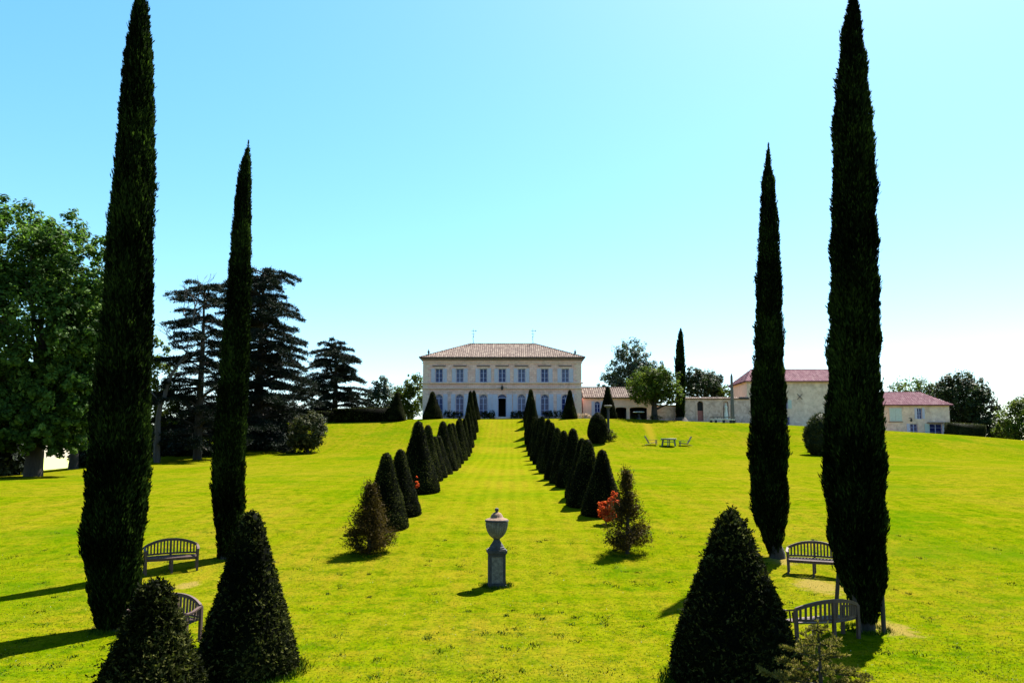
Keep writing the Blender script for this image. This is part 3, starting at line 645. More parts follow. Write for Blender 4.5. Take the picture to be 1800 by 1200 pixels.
# ------------------------------------------------------------------ vegetation builders
def cypress(name, label, prof, Y, n, seed, trunk_px, group, lean_len=.125):
    """prof: (py, left px, right px) silhouette of the column, measured at forward distance Y"""
    r = np.random.default_rng(seed)
    pr = []
    for py, l, rr in prof:
        a = at(l, py, Y); b_ = at(rr, py, Y); pr.append(((a.x + b_.x) / 2, a.z, (b_.x - a.x) / 2 * .83))
    base = gp(trunk_px, Y); pr = np.array(pr)[::-1]     # bottom to top
    zz = pr[:, 1]; cx = lambda z: np.interp(z, zz, pr[:, 0]); rad = lambda z: np.interp(z, zz, pr[:, 2])
    t = thing(name, label, 'cypress', base, 0, group)
    L = Leaves(); org = np.array(base)
    def rr_(th, z):
        P = np.stack([np.cos(th) * 1.4, np.sin(th) * 1.4, z * .35], 1)
        P2 = np.stack([np.cos(th) * 3, np.sin(th) * 3, z * 2.2 / max(1, Y / 20)], 1)
        return rad(z) * (1 + .10 * lump(P, 1.3, seed) + .13 * lump(P2, 1.2, seed + 1)) + .035 * lump(P2, 3, seed + 2)
    # inner body: solid dark core added to block light
    nz, nt_ = 90, 28
    zg = np.linspace(zz[0] + .08, zz[-1] - .12, nz); tg = np.arange(nt_) * 2 * PI / nt_
    ZG, TG = np.meshgrid(zg, tg, indexing='ij'); RG = rr_(TG.ravel(), ZG.ravel()) * .86
    V = np.stack([cx(ZG.ravel()) + RG * np.cos(TG.ravel()), Y + RG * np.sin(TG.ravel()), ZG.ravel()], 1) - org
    i, j = np.meshgrid(np.arange(nz - 1), np.arange(nt_), indexing='ij'); a = (i * nt_ + j).ravel(); b_ = (i * nt_ + (j + 1) % nt_).ravel()
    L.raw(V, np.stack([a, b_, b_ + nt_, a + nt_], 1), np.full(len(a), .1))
    # sprays: area weighted in height
    zs = np.linspace(zz[0], zz[-1], 400); w = rad(zs) + .05; cdf = np.cumsum(w) / w.sum()
    z = np.interp(r.random(n), cdf, zs); th = r.random(n) * 2 * PI
    R = rr_(th, z); depth = r.random(n) ** 2 * .16; R = R * (1 - depth)
    stray = r.random(n) < .035; R = np.where(stray, R * (1.02 + .05 * r.random(n)) + .03 * r.random(n), R)
    out = np.stack([np.cos(th), np.sin(th), 0 * th], 1)
    C = np.stack([cx(z) + R * np.cos(th), Y + R * np.sin(th), z], 1) - org
    D = unit(out * (.28 + .3 * r.random((n, 1))) + np.array([0, 0, 1.0]) + r.normal(size=(n, 3)) * .22)
    S = unit(np.cross(D, unit(out + rvec(r, n) * 1.3)))
    ln = lean_len * (.5 + .8 * r.random(n)); tint = np.clip(.36 + .2 * r.normal(size=n) + .2 * lump(C, 2.0, seed + 4), 0, 1)
    L.diamonds(C, D, S, ln, ln * (.16 + .12 * r.random(n)), tint)
    # tufts that break the outline, and a thin feathery leader
    k = max(30, n // 700); tz = np.interp(r.random(k), cdf, zs); tt = r.random(k) * 2 * PI; per = 45; ii = np.repeat(np.arange(k), per); m = k * per
    u = r.random(m); amp = lean_len * (.3 + .9 * r.random(k) ** 2) * np.clip(rad(tz) / .3, .35, 1); th = tt[ii] + r.normal(size=m) * .16; z = tz[ii] + u * amp[ii] * 2.2 + r.normal(size=m) * .04
    R = rr_(th, np.minimum(z, zz[-1])) * .96 + u * amp[ii] * .55; out = np.stack([np.cos(th), np.sin(th), 0 * th], 1); zc = np.minimum(z, zz[-1])
    C = np.stack([cx(zc) + R * np.cos(th), Y + R * np.sin(th), z], 1) - org; D = unit(out * .35 + np.array([0, 0, 1.0]) + r.normal(size=(m, 3)) * .3); ln = lean_len * (.35 + .5 * r.random(m))
    L.diamonds(C, D, perp(D, r), ln, ln * .22, np.clip(.5 + .25 * r.normal(size=m), 0, 1))
    m = 260; u = r.random(m); a_ = r.random(m) * 6.28; ext = min(lean_len * 5, 1.1); zl = zz[-1] - ext * .6 + u * ext; rl = lean_len * .55 * (1 - u) * r.random(m)
    C = np.stack([cx(np.minimum(zl, zz[-1])) + rl * np.cos(a_) + .12 * lean_len * np.sin(zl * 3 / lean_len * .15), Y + rl * np.sin(a_), zl], 1) - org
    D = unit(np.stack([np.cos(a_) * .6, np.sin(a_) * .6, np.ones(m)], 1) + r.normal(size=(m, 3)) * .25); ln = lean_len * (.5 + .6 * r.random(m)); L.diamonds(C, D, perp(D, r), ln, ln * .2, np.full(m, .4))
    ob('crown', L.mesh('crown'), M['cypress'], t)
    b = Buf(); zt = zz[0] - base.z + .8
    b.tube([(0, 0, -.2), (.02, 0, .1), (cx(zz[0] + .8) - base.x, 0, max(.5, zt))], [.2 * Y / 16, .16 * Y / 16, .11 * Y / 16], 9); b.obj('trunk', M['bark'], t, True)
    return t
def solid_foliage(Hh, R, prof, n, seed, leaf=.06, lumpy=.05, flat=.15, dark_core=.05, aspect=.45, sprig=0):
    """clipped shrub: prof (h fraction, r fraction), bottom to top"""
    r = np.random.default_rng(seed); pr = np.array(prof); L = Leaves()
    rad = lambda h: np.interp(h, pr[:, 0], pr[:, 1]) * R
    def rr_(th, h):
        P = np.stack([np.cos(th) * R, np.sin(th) * R, h * Hh], 1)
        return rad(h) * (1 + lumpy * lump(P, 2.2 / R, seed)) + .012 * lump(P, 9, seed + 1)
    nz, nt_ = 40, 32
    hg = np.linspace(0, .992, nz); tg = np.arange(nt_) * 2 * PI / nt_; HG, TG = np.meshgrid(hg, tg, indexing='ij'); HG = HG.ravel(); TG = TG.ravel()
    RG = np.maximum(rr_(TG, HG) - leaf * .55, .01)
    V = np.stack([RG * np.cos(TG), RG * np.sin(TG), HG * Hh], 1)
    i, j = np.meshgrid(np.arange(nz - 1), np.arange(nt_), indexing='ij'); a = (i * nt_ + j).ravel(); b_ = (i * nt_ + (j + 1) % nt_).ravel()
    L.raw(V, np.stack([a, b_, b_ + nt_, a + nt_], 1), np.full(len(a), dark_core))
    hs = np.linspace(0, 1, 400); w = rad(hs) + .03 * R; w[0] = 0; cdf = np.cumsum(w) / w.sum()
    h = np.interp(r.random(n), cdf, hs); th = r.random(n) * 2 * PI; e = .01
    slope = (rad(np.minimum(h + e, 1)) - rad(np.maximum(h - e, 0))) / (2 * e * Hh)
    out = unit(np.stack([np.cos(th), np.sin(th), -slope], 1))
    dep = r.random(n) ** 2 * leaf * 1.2 - leaf * .25 * (r.random(n) < .2)
    R_ = rr_(th, h) - dep
    C = np.stack([R_ * np.cos(th), R_ * np.sin(th), h * Hh], 1)
    D = unit(out * (.55 * r.random((n, 1)) + .15) + np.array([0, 0, .45]) + rvec(r, n) * .8)
    if sprig:      # leaves grouped on short shoots
        k = n // 7; idx = np.repeat(np.arange(k), 7)[:n]; n = len(idx); u = np.tile(np.arange(7) / 6.0, k)[:n]
        long_ = leaf * sprig * (.6 + .8 * r.random(k)) * np.where(r.random(k) < .03, 1.8, 1.0); sd = perp(D[:k], r)[idx] * np.where(np.arange(n) % 2, 1, -1)[:, None]
        base = C[:k][idx] - out[:k][idx] * leaf * .6; D0 = D[:k][idx]; out = out[:k][idx]; dep = dep[:k][idx]
        C = base + D0 * (u * long_[idx])[:, None] + sd * leaf * .22; D = unit(D0 * .8 + sd * .75 + rvec(r, n) * .25); tk = r.random(k)[idx]
    else: tk = r.random(n)
    S = unit(np.cross(D, out) + rvec(r, n) * (1 - flat)); ln = leaf * (.7 + .9 * r.random(n))
    tint = np.clip(.28 + .5 * tk ** 3 + .08 * r.normal(size=n) + .12 * lump(C, 3, seed + 3), 0, 1)
    L.diamonds(C, D, S, ln, ln * aspect, tint); return L
CONE = [(0, .95), (.04, 1), (.12, .96), (.3, .80), (.55, .55), (.75, .37), (.88, .27), (.94, .215), (.975, .15), (.992, .08), (1, .01)]
def foliage_clumps(L, centers, crad, per, leaf, r, aspect=.55, up=.5, shell=.5, ctr=None, flatten=1.0):
    k = len(centers); n = k * per; idx = np.repeat(np.arange(k), per)
    d = rvec(r, n); d[:, 2] *= flatten; rr = (shell + (1 - shell) * r.random(n)) ** .7
    C = centers[idx] + d * (crad[idx] * rr)[:, None]
    out = d * 1.0 + np.array([0, 0, up])
    if ctr is not None: out = out + .5 * unit(C - ctr)
    nrm = unit(out + rvec(r, n) * .7); D = unit(np.cross(nrm, rvec(r, n))); S = np.cross(nrm, D)
    ln = leaf * (.6 + .8 * r.random(n)); ct = r.normal(size=k) * .13
    tint = np.clip(.45 + ct[idx] * 1.5 + .17 * r.normal(size=n), 0, 1)
    L.diamonds(C, D, S, ln, ln * aspect, tint)
def limb(b, a, c, r0, r1, sag=.12, n=5, rr=random, sides=6):
    a = Vector(a); c = Vector(c); pts = []; rad = []; ln = (c - a).length
    j = Vector((rr.uniform(-1, 1), rr.uniform(-1, 1), rr.uniform(-.3, 1))) * sag * ln
    for i in range(n + 1):
        t = i / n; pts.append(a.lerp(c, t) + j * (t * (1 - t) * 4 * .5) + Vector((rr.uniform(-1, 1), rr.uniform(-1, 1), rr.uniform(-1, 1))) * .02 * ln * (0 < i < n)); rad.append(r0 + (r1 - r0) * t)
    b.tube(pts, rad, sides); return pts
def broadleaf(name, label, base, lobes, clumps, per, leaf, mat, trunk_h, trunk_r, seed, cat='tree', group=None, crad=.16, limbs=22, shell=.45, up=.5, inner=.45, trunk=True, sink=.2):
    """lobes: (cx, cy, cz, rx, ry, rz) relative to the base"""
    r = np.random.default_rng(seed); rr = random.Random(seed)
    t = thing(name, label, cat, base, 0, group); lob = np.array(lobes, float)
    w = lob[:, 3] * lob[:, 4] * lob[:, 5]; w = w ** .8; w /= w.sum()
    li = r.choice(len(lob), clumps, p=w); d = rvec(r, clumps); q = (inner + (1 - inner) * r.random(clumps)) ** .8
    C = lob[li, :3] + d * q[:, None] * lob[li, 3:]
    keep = C[:, 2] > .15; C = C[keep]; li = li[keep]
    cr = crad * lob[li, 3:].mean(1) * (.6 + .8 * r.random(len(C))); ctr = (lob[:, :3] * w[:, None]).sum(0)
    L = Leaves(); foliage_clumps(L, C, cr, per, leaf, r, ctr=ctr, up=up, shell=shell)
    ob('crown', L.mesh('crown'), mat, t)
    if trunk:
        b = Buf(); top = Vector((rr.uniform(-.3, .3), rr.uniform(-.3, .3), trunk_h))
        pts = limb(b, (0, 0, -sink), top, trunk_r * 1.25, trunk_r * .75, .04, 5, rr, 10)
        for k in range(limbs):
            c = C[rr.randrange(len(C))]; s = pts[rr.choice([3, 4, 5])]
            mid = Vector(c) * .55 + s * .45 + Vector((0, 0, .06 * (Vector(c) - s).length))
            limb(b, s, mid, trunk_r * .45, trunk_r * .2, .1, 3, rr, 6); limb(b, mid, c, trunk_r * .2, trunk_r * .05, .15, 3, rr, 5)
        b.obj('trunk', M['bark'], t, True)
    return t
def cedar(name, label, base, Hh, prof, levels, per_level, tufts, seed, needle=.16, droop=.12, group=None, trunk_r=.45, thin=1.0, skip=.05):
    """prof: (height fraction, branch length); flat plates of needles on level branches"""
    r = np.random.default_rng(seed); rr = random.Random(seed); pr = np.array(prof); t = thing(name, label, 'cedar', base, 0, group)
    b = Buf(); b.tube([(0, 0, -.3), (0, 0, Hh * .3), (.1, 0, Hh * .7), (0, .1, Hh * .99)], [trunk_r * 1.2, trunk_r, trunk_r * .5, .05], 9); L = Leaves()
    for k in range(levels):
        hf = pr[0, 0] + (pr[-1, 0] - pr[0, 0]) * (k + rr.uniform(-.3, .3)) / max(1, levels - 1); hf = min(.995, max(pr[0, 0], hf))
        R = float(np.interp(hf, pr[:, 0], pr[:, 1])); nb = max(3, int(per_level)); a0 = rr.uniform(0, 6.28)
        for q in range(nb):
            a = a0 + q * 2 * PI / nb + rr.uniform(-.35, .35); ln = R * rr.choice([.45, .7, .85, .95, 1.05, 1.18]); z = hf * Hh + rr.uniform(-.25, .25)
            if rr.random() < skip: continue
            rise = rr.uniform(-.16, .32) * ln; pts = []
            for i in range(6):
                u = i / 5; pts.append(Vector((math.cos(a) * ln * u, math.sin(a) * ln * u, z + rise * math.sin(u * 2.2) - droop * ln * u * u)))
            b.tube(pts, [max(.02, .03 * ln * (1 - .85 * i / 5)) for i in range(6)], 5)
            m = int(tufts * ln * thin); u = .22 + .8 * r.random(m) ** .8; lat = r.normal(size=m) * .10 * ln * (1.25 - .65 * u)
            P = np.array([tuple(p) for p in pts]); ui = np.clip(u, 0, 1) * 5; base_p = np.stack([np.interp(ui, np.arange(6), P[:, c]) for c in range(3)], 1)
            base_p += np.stack([-math.sin(a) * lat, math.cos(a) * lat, r.random(m) * .16 - .05 - np.abs(lat) * .3 - .25 * np.clip(u - .9, 0, 1)], 1)
            kk = 5; idx = np.repeat(np.arange(m), kk); n = m * kk
            D = unit(rvec(r, n) + np.array([math.cos(a) * .5, math.sin(a) * .5, .35])); C = base_p[idx] + D * needle * .5 + r.normal(size=(n, 3)) * needle * .35
            l2 = needle * (.7 + .7 * r.random(n)); L.diamonds(C, D, perp(D, r), l2, l2 * .3, np.clip(.42 + .25 * r.normal(size=n), 0, 1))
    ob('crown', L.mesh('crown'), M['cedar'], t); b.obj('trunk', M['bark'], t, True); return t
def bare_tree(name, label, base, path, seed, r0=.28, spread=.5, depth=4):
    rr = random.Random(seed); t = thing(name, label, 'tree', base); b = Buf()
    def grow(p, d, ln, rad, k):
        q = p + d * ln; limb(b, p, q, rad, rad * .62, .12, 4, rr, 6)
        if k == 0: return
        for _ in range(rr.choice([2, 2, 3])):
            nd = (d + Vector((rr.gauss(0, spread), rr.gauss(0, spread * .6), rr.gauss(.1, spread * .5)))).normalized(); grow(q, nd, ln * rr.uniform(.6, .85), rad * .6, k - 1)
    P = [Vector(p) for p in path]
    for i in range(len(P) - 1): limb(b, P[i], P[i + 1], r0 * (1 - .25 * i), r0 * (1 - .25 * (i + 1)), .05, 4, rr, 8)
    grow(P[-1], (P[-1] - P[-2]).normalized(), 1.9, r0 * .4, depth)
    for i in range(1, len(P)): grow(P[i], Vector((rr.uniform(-.8, .8), 0, .7)).normalized(), 1.6, r0 * .3, depth - 1)
    b.obj('trunk', M['deadwood'], t, True); return t

# ------------------------------------------------------------------ four great cypresses
CG = 'tall cypress columns round the benches'
cypress('cypress_tree', 'tallest dark cypress column on the left, beside the two left benches',
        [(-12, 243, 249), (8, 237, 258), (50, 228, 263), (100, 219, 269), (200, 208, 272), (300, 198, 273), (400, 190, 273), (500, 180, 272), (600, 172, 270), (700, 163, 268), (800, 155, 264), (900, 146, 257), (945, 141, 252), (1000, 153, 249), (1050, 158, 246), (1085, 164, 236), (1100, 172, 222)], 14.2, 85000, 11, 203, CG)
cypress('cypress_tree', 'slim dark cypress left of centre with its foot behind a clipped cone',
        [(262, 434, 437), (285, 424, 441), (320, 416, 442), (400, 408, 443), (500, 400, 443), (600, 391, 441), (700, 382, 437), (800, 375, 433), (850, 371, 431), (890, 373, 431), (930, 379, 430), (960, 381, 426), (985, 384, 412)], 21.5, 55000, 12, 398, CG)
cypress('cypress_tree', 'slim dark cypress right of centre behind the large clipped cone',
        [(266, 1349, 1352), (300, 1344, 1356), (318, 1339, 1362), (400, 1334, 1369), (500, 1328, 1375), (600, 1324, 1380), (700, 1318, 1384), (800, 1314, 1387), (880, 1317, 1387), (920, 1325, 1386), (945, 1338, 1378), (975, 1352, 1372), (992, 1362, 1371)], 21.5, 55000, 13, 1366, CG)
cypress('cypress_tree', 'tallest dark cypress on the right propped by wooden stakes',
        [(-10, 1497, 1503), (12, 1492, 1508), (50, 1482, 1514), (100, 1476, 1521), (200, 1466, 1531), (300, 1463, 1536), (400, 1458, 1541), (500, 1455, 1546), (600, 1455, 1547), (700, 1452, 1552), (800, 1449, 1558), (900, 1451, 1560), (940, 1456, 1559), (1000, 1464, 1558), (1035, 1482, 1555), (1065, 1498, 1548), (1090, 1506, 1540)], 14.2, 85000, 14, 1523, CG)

# ------------------------------------------------------------------ clipped yews
def one_mesh(name, label, cat, L, mat, loc, rz=0, group=None):
    return tag(ob(name, L.mesh(name), mat, None, loc), label, cat, group)
YG = 'large clipped yew cones in the foreground'
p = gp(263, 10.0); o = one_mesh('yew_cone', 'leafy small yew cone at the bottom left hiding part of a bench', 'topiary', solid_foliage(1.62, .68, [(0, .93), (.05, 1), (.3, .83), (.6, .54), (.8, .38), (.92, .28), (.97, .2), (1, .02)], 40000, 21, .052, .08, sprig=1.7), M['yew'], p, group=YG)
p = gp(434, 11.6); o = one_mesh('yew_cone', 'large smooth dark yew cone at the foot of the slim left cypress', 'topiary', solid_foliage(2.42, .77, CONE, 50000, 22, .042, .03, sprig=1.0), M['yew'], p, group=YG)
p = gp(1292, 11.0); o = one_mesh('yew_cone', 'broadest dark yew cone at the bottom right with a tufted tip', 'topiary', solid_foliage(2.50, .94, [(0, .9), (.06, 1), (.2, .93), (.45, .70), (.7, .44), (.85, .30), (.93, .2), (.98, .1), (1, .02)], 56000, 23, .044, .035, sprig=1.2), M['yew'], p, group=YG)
# rows of cones up the lawn: (axis px, top py, base py, radius px); distance from the row's offset
cone_meshes = []
for k in range(4):
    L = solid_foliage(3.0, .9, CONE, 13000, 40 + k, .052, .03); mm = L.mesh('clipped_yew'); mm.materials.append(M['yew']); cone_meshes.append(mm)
ORD = ['first', 'second', 'third', 'fourth', 'fifth', 'sixth', 'seventh', 'eighth', 'ninth', 'tenth', 'eleventh', 'twelfth', 'thirteenth', 'fourteenth', 'fifteenth', 'last']
def cone(px, Y, h, r_, label, k, group=None):
    p = gp(px, Y); o = ob('clipped_yew', cone_meshes[k % 4], None, None, (p.x, p.y, p.z - .03)); o.scale = (r_ / .9, r_ / .9, h / 3.0); o.rotation_euler = (random.uniform(-.025, .025), random.uniform(-.025, .025), k * 1.9)
    return tag(o, label, 'topiary', group)
LEFT = [(676, 793, 928, 42), (702.5, 787, 905, 38), (734.5, 738, 865, 39), (751.5, 745, 845, 27), (763, 765, 840, 24), (769.5, 764, 833, 26), (779, 739, 827, 27), (789, 743, 822, 22), (795.5, 742, 815, 20), (804.5, 736, 809, 18), (809.5, 733, 802, 18), (816, 734, 796, 14), (820, 724, 786, 14), (825, 707, 772, 13), (827.5, 686, 759, 14), (832, 685, 737, 13)]
RIGHT = [(1059.5, 788, 905, 38), (1033, 770, 889, 38), (1022, 768, 878, 30), (1007, 751, 856, 31), (992, 755, 850, 27), (982, 750, 842, 26), (970, 741, 831, 24), (964, 735, 824, 22), (956, 730, 815, 20), (949, 733, 809, 18), (944, 735, 800, 17), (940, 731, 791, 15), (937, 700, 781, 15), (935, 697, 768, 14), (934, 684, 750, 14), (932, 683, 738, 13)]
for row, nm in ((LEFT, 'left'), (RIGHT, 'right')):
    ylast = 0
    for k, (px, t_, b_, rp) in enumerate(row):
        Y = max(ylast + 2.2, min(hit(px, b_).y, 99)); ylast = Y
        cone(px, Y, max(2.3, at(px, t_, Y).z - float(ground(gp(px, Y).x, Y))), rp / F * Y, f'clipped dark yew cone, {ORD[k]} up the lawn in the {nm} row', k + (0 if nm == 'left' else 2), 'clipped yew cones lining the lawn')
for px, t_, rp, Y, lab in ((697.5, 688, 17, 98.5, 'clipped yew cone at the right end of the long hedge'), (760.5, 687, 18, 100, 'squat clipped yew cone before the left corner of the manor house'), (1001, 684, 14, 100, 'clipped yew cone before the right corner of the manor house'), (1069.5, 678, 16, 101.5, 'pointed clipped yew cone before the low wing')):
    p = gp(px, Y); cone(px, Y, at(px, t_, Y).z - p.z, rp / F * Y, lab, int(px), 'clipped yew cones before the buildings')
# shaggy, thin yews at the near end of both rows
def shaggy(px, Y, h, R, label, seed, n):
    r = np.random.default_rng(seed); rr = random.Random(seed); p = gp(px, Y); t = thing('shaggy_yew', label, 'shrub', p, 0, 'shaggy yews at the near ends of the rows')
    b = Buf(); b.tube([(0, 0, -.1), (.02, 0, h * .5), (0, 0, h * .96)], [.06, .045, .012], 7); L = Leaves()
    prof = lambda z: np.interp(z / h, [0, .1, .3, .55, .7, .85, 1], [.8, 1, .85, .5, .28, .2, .06]) * R
    for k in range(150):
        z = h * (.04 + .93 * rr.random()); a = rr.uniform(0, 6.28); ln = float(prof(z)) * rr.uniform(.75, 1.1)
        e = Vector((math.cos(a) * ln, math.sin(a) * ln, z + .25 * ln)); s = Vector((0, 0, max(0, z - .1))); limb(b, s, e, .014, .004, .08, 3, rr, 4)
        m = int(n / 150 * (.4 + ln / R)); u = .3 + .72 * r.random(m); P = np.array(s)[None] + (np.array(e) - np.array(s))[None] * u[:, None] + r.normal(size=(m, 3)) * .06 * (.5 + u[:, None])
        D = unit(rvec(r, m) + np.array([math.cos(a), math.sin(a), .5]) * .7); l2 = .075 * (.6 + .8 * r.random(m))
        L.diamonds(P, D, perp(D, r), l2, l2 * .3, np.clip(.45 + .25 * r.normal(size=m), 0, 1))
    ob('foliage', L.mesh('foliage'), M['yew_brown'], t); b.obj('stem', M['bark'], t); return t
shaggy(648, 22.0, 2.10, .76, 'shaggy brownish yew at the near end of the left row', 61, 20000)
shaggy(1103, 22.0, 2.50, .74, 'thin shaggy brown yew with a bare stem at the near end of the right row', 62, 15000)
# red leaved maples
def maple(px, Y, h, R, label, seed, n=150):
    broadleaf('red_maple', label, gp(px, Y), [(0, 0, h * .35, R * .8, R, h * .35), (R * .35, 0, h * .62, R * .7, R * .7, h * .25), (R * .6, 0, h * .88, R * .4, R * .5, h * .2), (-R * .5, 0, h * .6, R * .5, R * .5, h * .14)], n, 26, .085, M['maple'], h * .4, .03, seed, 'shrub', 'red leaved shrubs among the yews', .2, 14)
maple(1068, 26.5, 1.1, .38, 'bright red leaved shrub beside the thin shaggy yew', 71)
maple(728, 33.2, .95, .2, 'small red leaved shrub behind the second cone of the left row', 72, 30)
# egg shaped and round shrubs
EGG = [(0, .62), (.08, .8), (.25, .98), (.4, 1), (.6, .92), (.78, .72), (.9, .48), (.97, .24), (1, .02)]
p = gp(1051, 83); one_mesh('egg_topiary', 'dark egg shaped clipped shrub on the bank below the wing', 'topiary', solid_foliage(3.45, 1.15, EGG, 11000, 81, .09, .03), M['yew'], p)
p = gp(1445, 77); one_mesh('round_shrub', 'round dark leafy shrub half hidden by the tall right cypress', 'shrub', solid_foliage(4.4, 1.75, EGG, 14000, 82, .15, .12, sprig=1.6), M['bush'], p)
broadleaf('rhododendron', 'rounded bushy shrub with bronze leaves on the bank right of the cedars', gp(541, 78), [(0, 0, 2.1, 2.0, 1.9, 2.0), (.4, 0, 3.2, 1.3, 1.3, 1.1), (-.9, 0, 1.2, 1.2, 1.2, 1.1)], 420, 34, .19, M['bush'], 1.2, .12, 83, 'shrub', None, .2, 14)
# hedges
def hedge(name, label, a, c, h, wd, n, seed, mat, group=None):
    r = np.random.default_rng(seed); a = Vector(a); c = Vector(c); ln = (c - a).length; L = Leaves()
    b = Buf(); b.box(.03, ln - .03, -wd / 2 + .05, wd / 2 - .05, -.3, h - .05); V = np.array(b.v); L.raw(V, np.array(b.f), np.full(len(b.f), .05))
    s = r.random(n) * (2 * h + wd); u = r.random(n) * ln; y = np.where(s < h, -wd / 2, np.where(s < 2 * h, wd / 2, (s - 2 * h) - wd / 2)); z = np.where(s < h, s, np.where(s < 2 * h, s - h, h))
    ends = r.random(n) < .08; u = np.where(ends, np.where(r.random(n) < .5, 0, ln), u); y = np.where(ends, (r.random(n) - .5) * wd, y); z = np.where(ends, r.random(n) * h, z)
    C = np.stack([u, y, z], 1); C += r.normal(size=(n, 3)) * .04 + (.07 * lump(C, .8, seed))[:, None] * np.array([0, .5, 1.0]); D = unit(rvec(r, n) + np.array([0, 0, .5])); l2 = .13 * (.6 + .8 * r.random(n))
    L.diamonds(C, D, perp(D, r), l2, l2 * .5, np.clip(.42 + .22 * r.normal(size=n), 0, 1))
    o = one_mesh(name, label, 'hedge', L, mat, a); d = c - a; o.rotation_euler = (0, -math.asin(d.z / ln), math.atan2(d.y, d.x)); return o
hedge('clipped_hedge', 'long dark clipped hedge left of the manor house', gp(588, 98.5), gp(690, 98.5), 1.75, 1.2, 9000, 91, M['yew'])
hedge('clipped_hedge', 'short lower hedge next to the dark blue cedar', gp(556, 99.5), gp(587, 99.0), 1.4, 1.1, 3500, 92, M['yew'])
hedge('clipped_hedge', 'boxy clipped hedge at the right end of the cottage', gp(1662, 110), gp(1729, 109), 2.1, 1.4, 7000, 93, M['bush'])
fl = ['far left of the row, beside the squat cone', 'left of the steps', 'right of the steps', 'right, under the last arched windows']
for k, (xa, xb) in enumerate(((780, 812), (846, 868), (899, 924), (954, 987))):
    pa = gp(xa, 103.6); pb = gp(xb, 103.6); cxm = (pb.x - pa.x) / 2; lob = []
    rr = random.Random(k); m_ = max(3, int((pb.x - pa.x) / .6))
    for q in range(m_): lob.append((-cxm + (q + .5) * 2 * cxm / m_, 0, .5, .5, .5, rr.uniform(.5, .75)))
    broadleaf('border_shrub', f'dark low shrubs along the house front, {fl[k]}', (pa + pb) / 2, lob, 150, 22, .12, M['yew'], .3, .03, 95 + k, 'shrub', 'low shrubs along the house front', .3, 6)
broadleaf('flower_bed', 'pale pink flowering mound at the right corner of the manor house', gp(1027, 103), [(-.6, 0, .35, .7, .5, .4), (.5, 0, .3, .8, .5, .35)], 60, 22, .1, M['pink'], .2, .02, 101, 'flowers', None, .3, 5)

# ------------------------------------------------------------------ trees
TG_ = 'trees left of the house'
broadleaf('oak_tree', 'great leafy oak filling the left edge', gp(58, 51), [(x * .88, y * .88, z * .88, a * .88, b_ * .88, c * .88) for x, y, z, a, b_, c in [(-1.2, 0, 11, 6.4, 6, 7.2), (-2.5, 0, 18, 4.6, 4.6, 4.2), (2.2, -.5, 16.5, 3.6, 3.6, 4.4), (3.6, 0, 11, 3.2, 3.6, 4.6), (2.8, -1, 6, 3.2, 3.4, 3.4), (-5, -1, 6, 4, 4, 4.2), (-7, 0, 14, 4, 4, 5), (0, -1, 4.6, 4.5, 4, 2.6), (-3, -2, 3.4, 4, 3, 2.2), (2.6, -1.5, 3.6, 2.8, 3, 2.0)]], 2500, 46, .285, M['oak'], 4.6, .5, 111, 'tree', TG_, .125, 40)
broadleaf('oak_tree', 'smaller leafy tree behind the tallest left cypress', gp(128, 63), [(0, 0, 7, 3.4, 3.4, 3.8), (.8, 0, 12, 3.2, 3.2, 4), (-1, 0, 4, 2.8, 2.8, 2)], 700, 42, .33, M['oak'], 2.6, .33, 112, 'tree', TG_, .18, 24)
broadleaf('young_tree', 'yellow green tree between the left cypresses with gaps of sky', gp(276, 74), [(-.3, 0, 8, 1.9, 1.9, 2.6), (.6, 0, 5, 1.8, 1.8, 1.8), (-.4, 0, 11, 1.2, 1.2, 1.5)], 190, 26, .27, M['lime'], 5, .3, 113, 'tree', TG_, .22, 16)
cedar('cedar_tree', 'gappy cedar with level branches left of the slim left cypress', gp(347, 73), 17.3, [(.08, 4.8), (.25, 4.8), (.4, 4.4), (.6, 4.0), (.8, 3.4), (.93, 3.3), (.99, 2.6)], 18, 7, 40, 114, .22, .10, TG_, .36, 1.0, .14)
cedar('cedar_tree', 'dense dark cedar right of the slim left cypress sweeping to the ground', gp(452, 84), 20.0, [(.03, 7.0), (.15, 7.0), (.3, 6.7), (.45, 5.9), (.62, 5.2), (.8, 4.8), (.93, 4.6), (.99, 3.4)], 23, 9, 36, 115, .26, .16, TG_, .5)
cedar('cedar_tree', 'bluish conifer behind the hedge between cedar and house', gp(588, 112), 12.2, [(.03, 5.2), (.3, 5.4), (.55, 5.0), (.75, 4.3), (.9, 3.2), (.99, 1.8)], 16, 9, 32, 116, .28, .14, TG_, .4, 1.0, .16)
UG = 'dark undergrowth below the cedars'  # shrubs under the cedars are added to stand in for tree shade
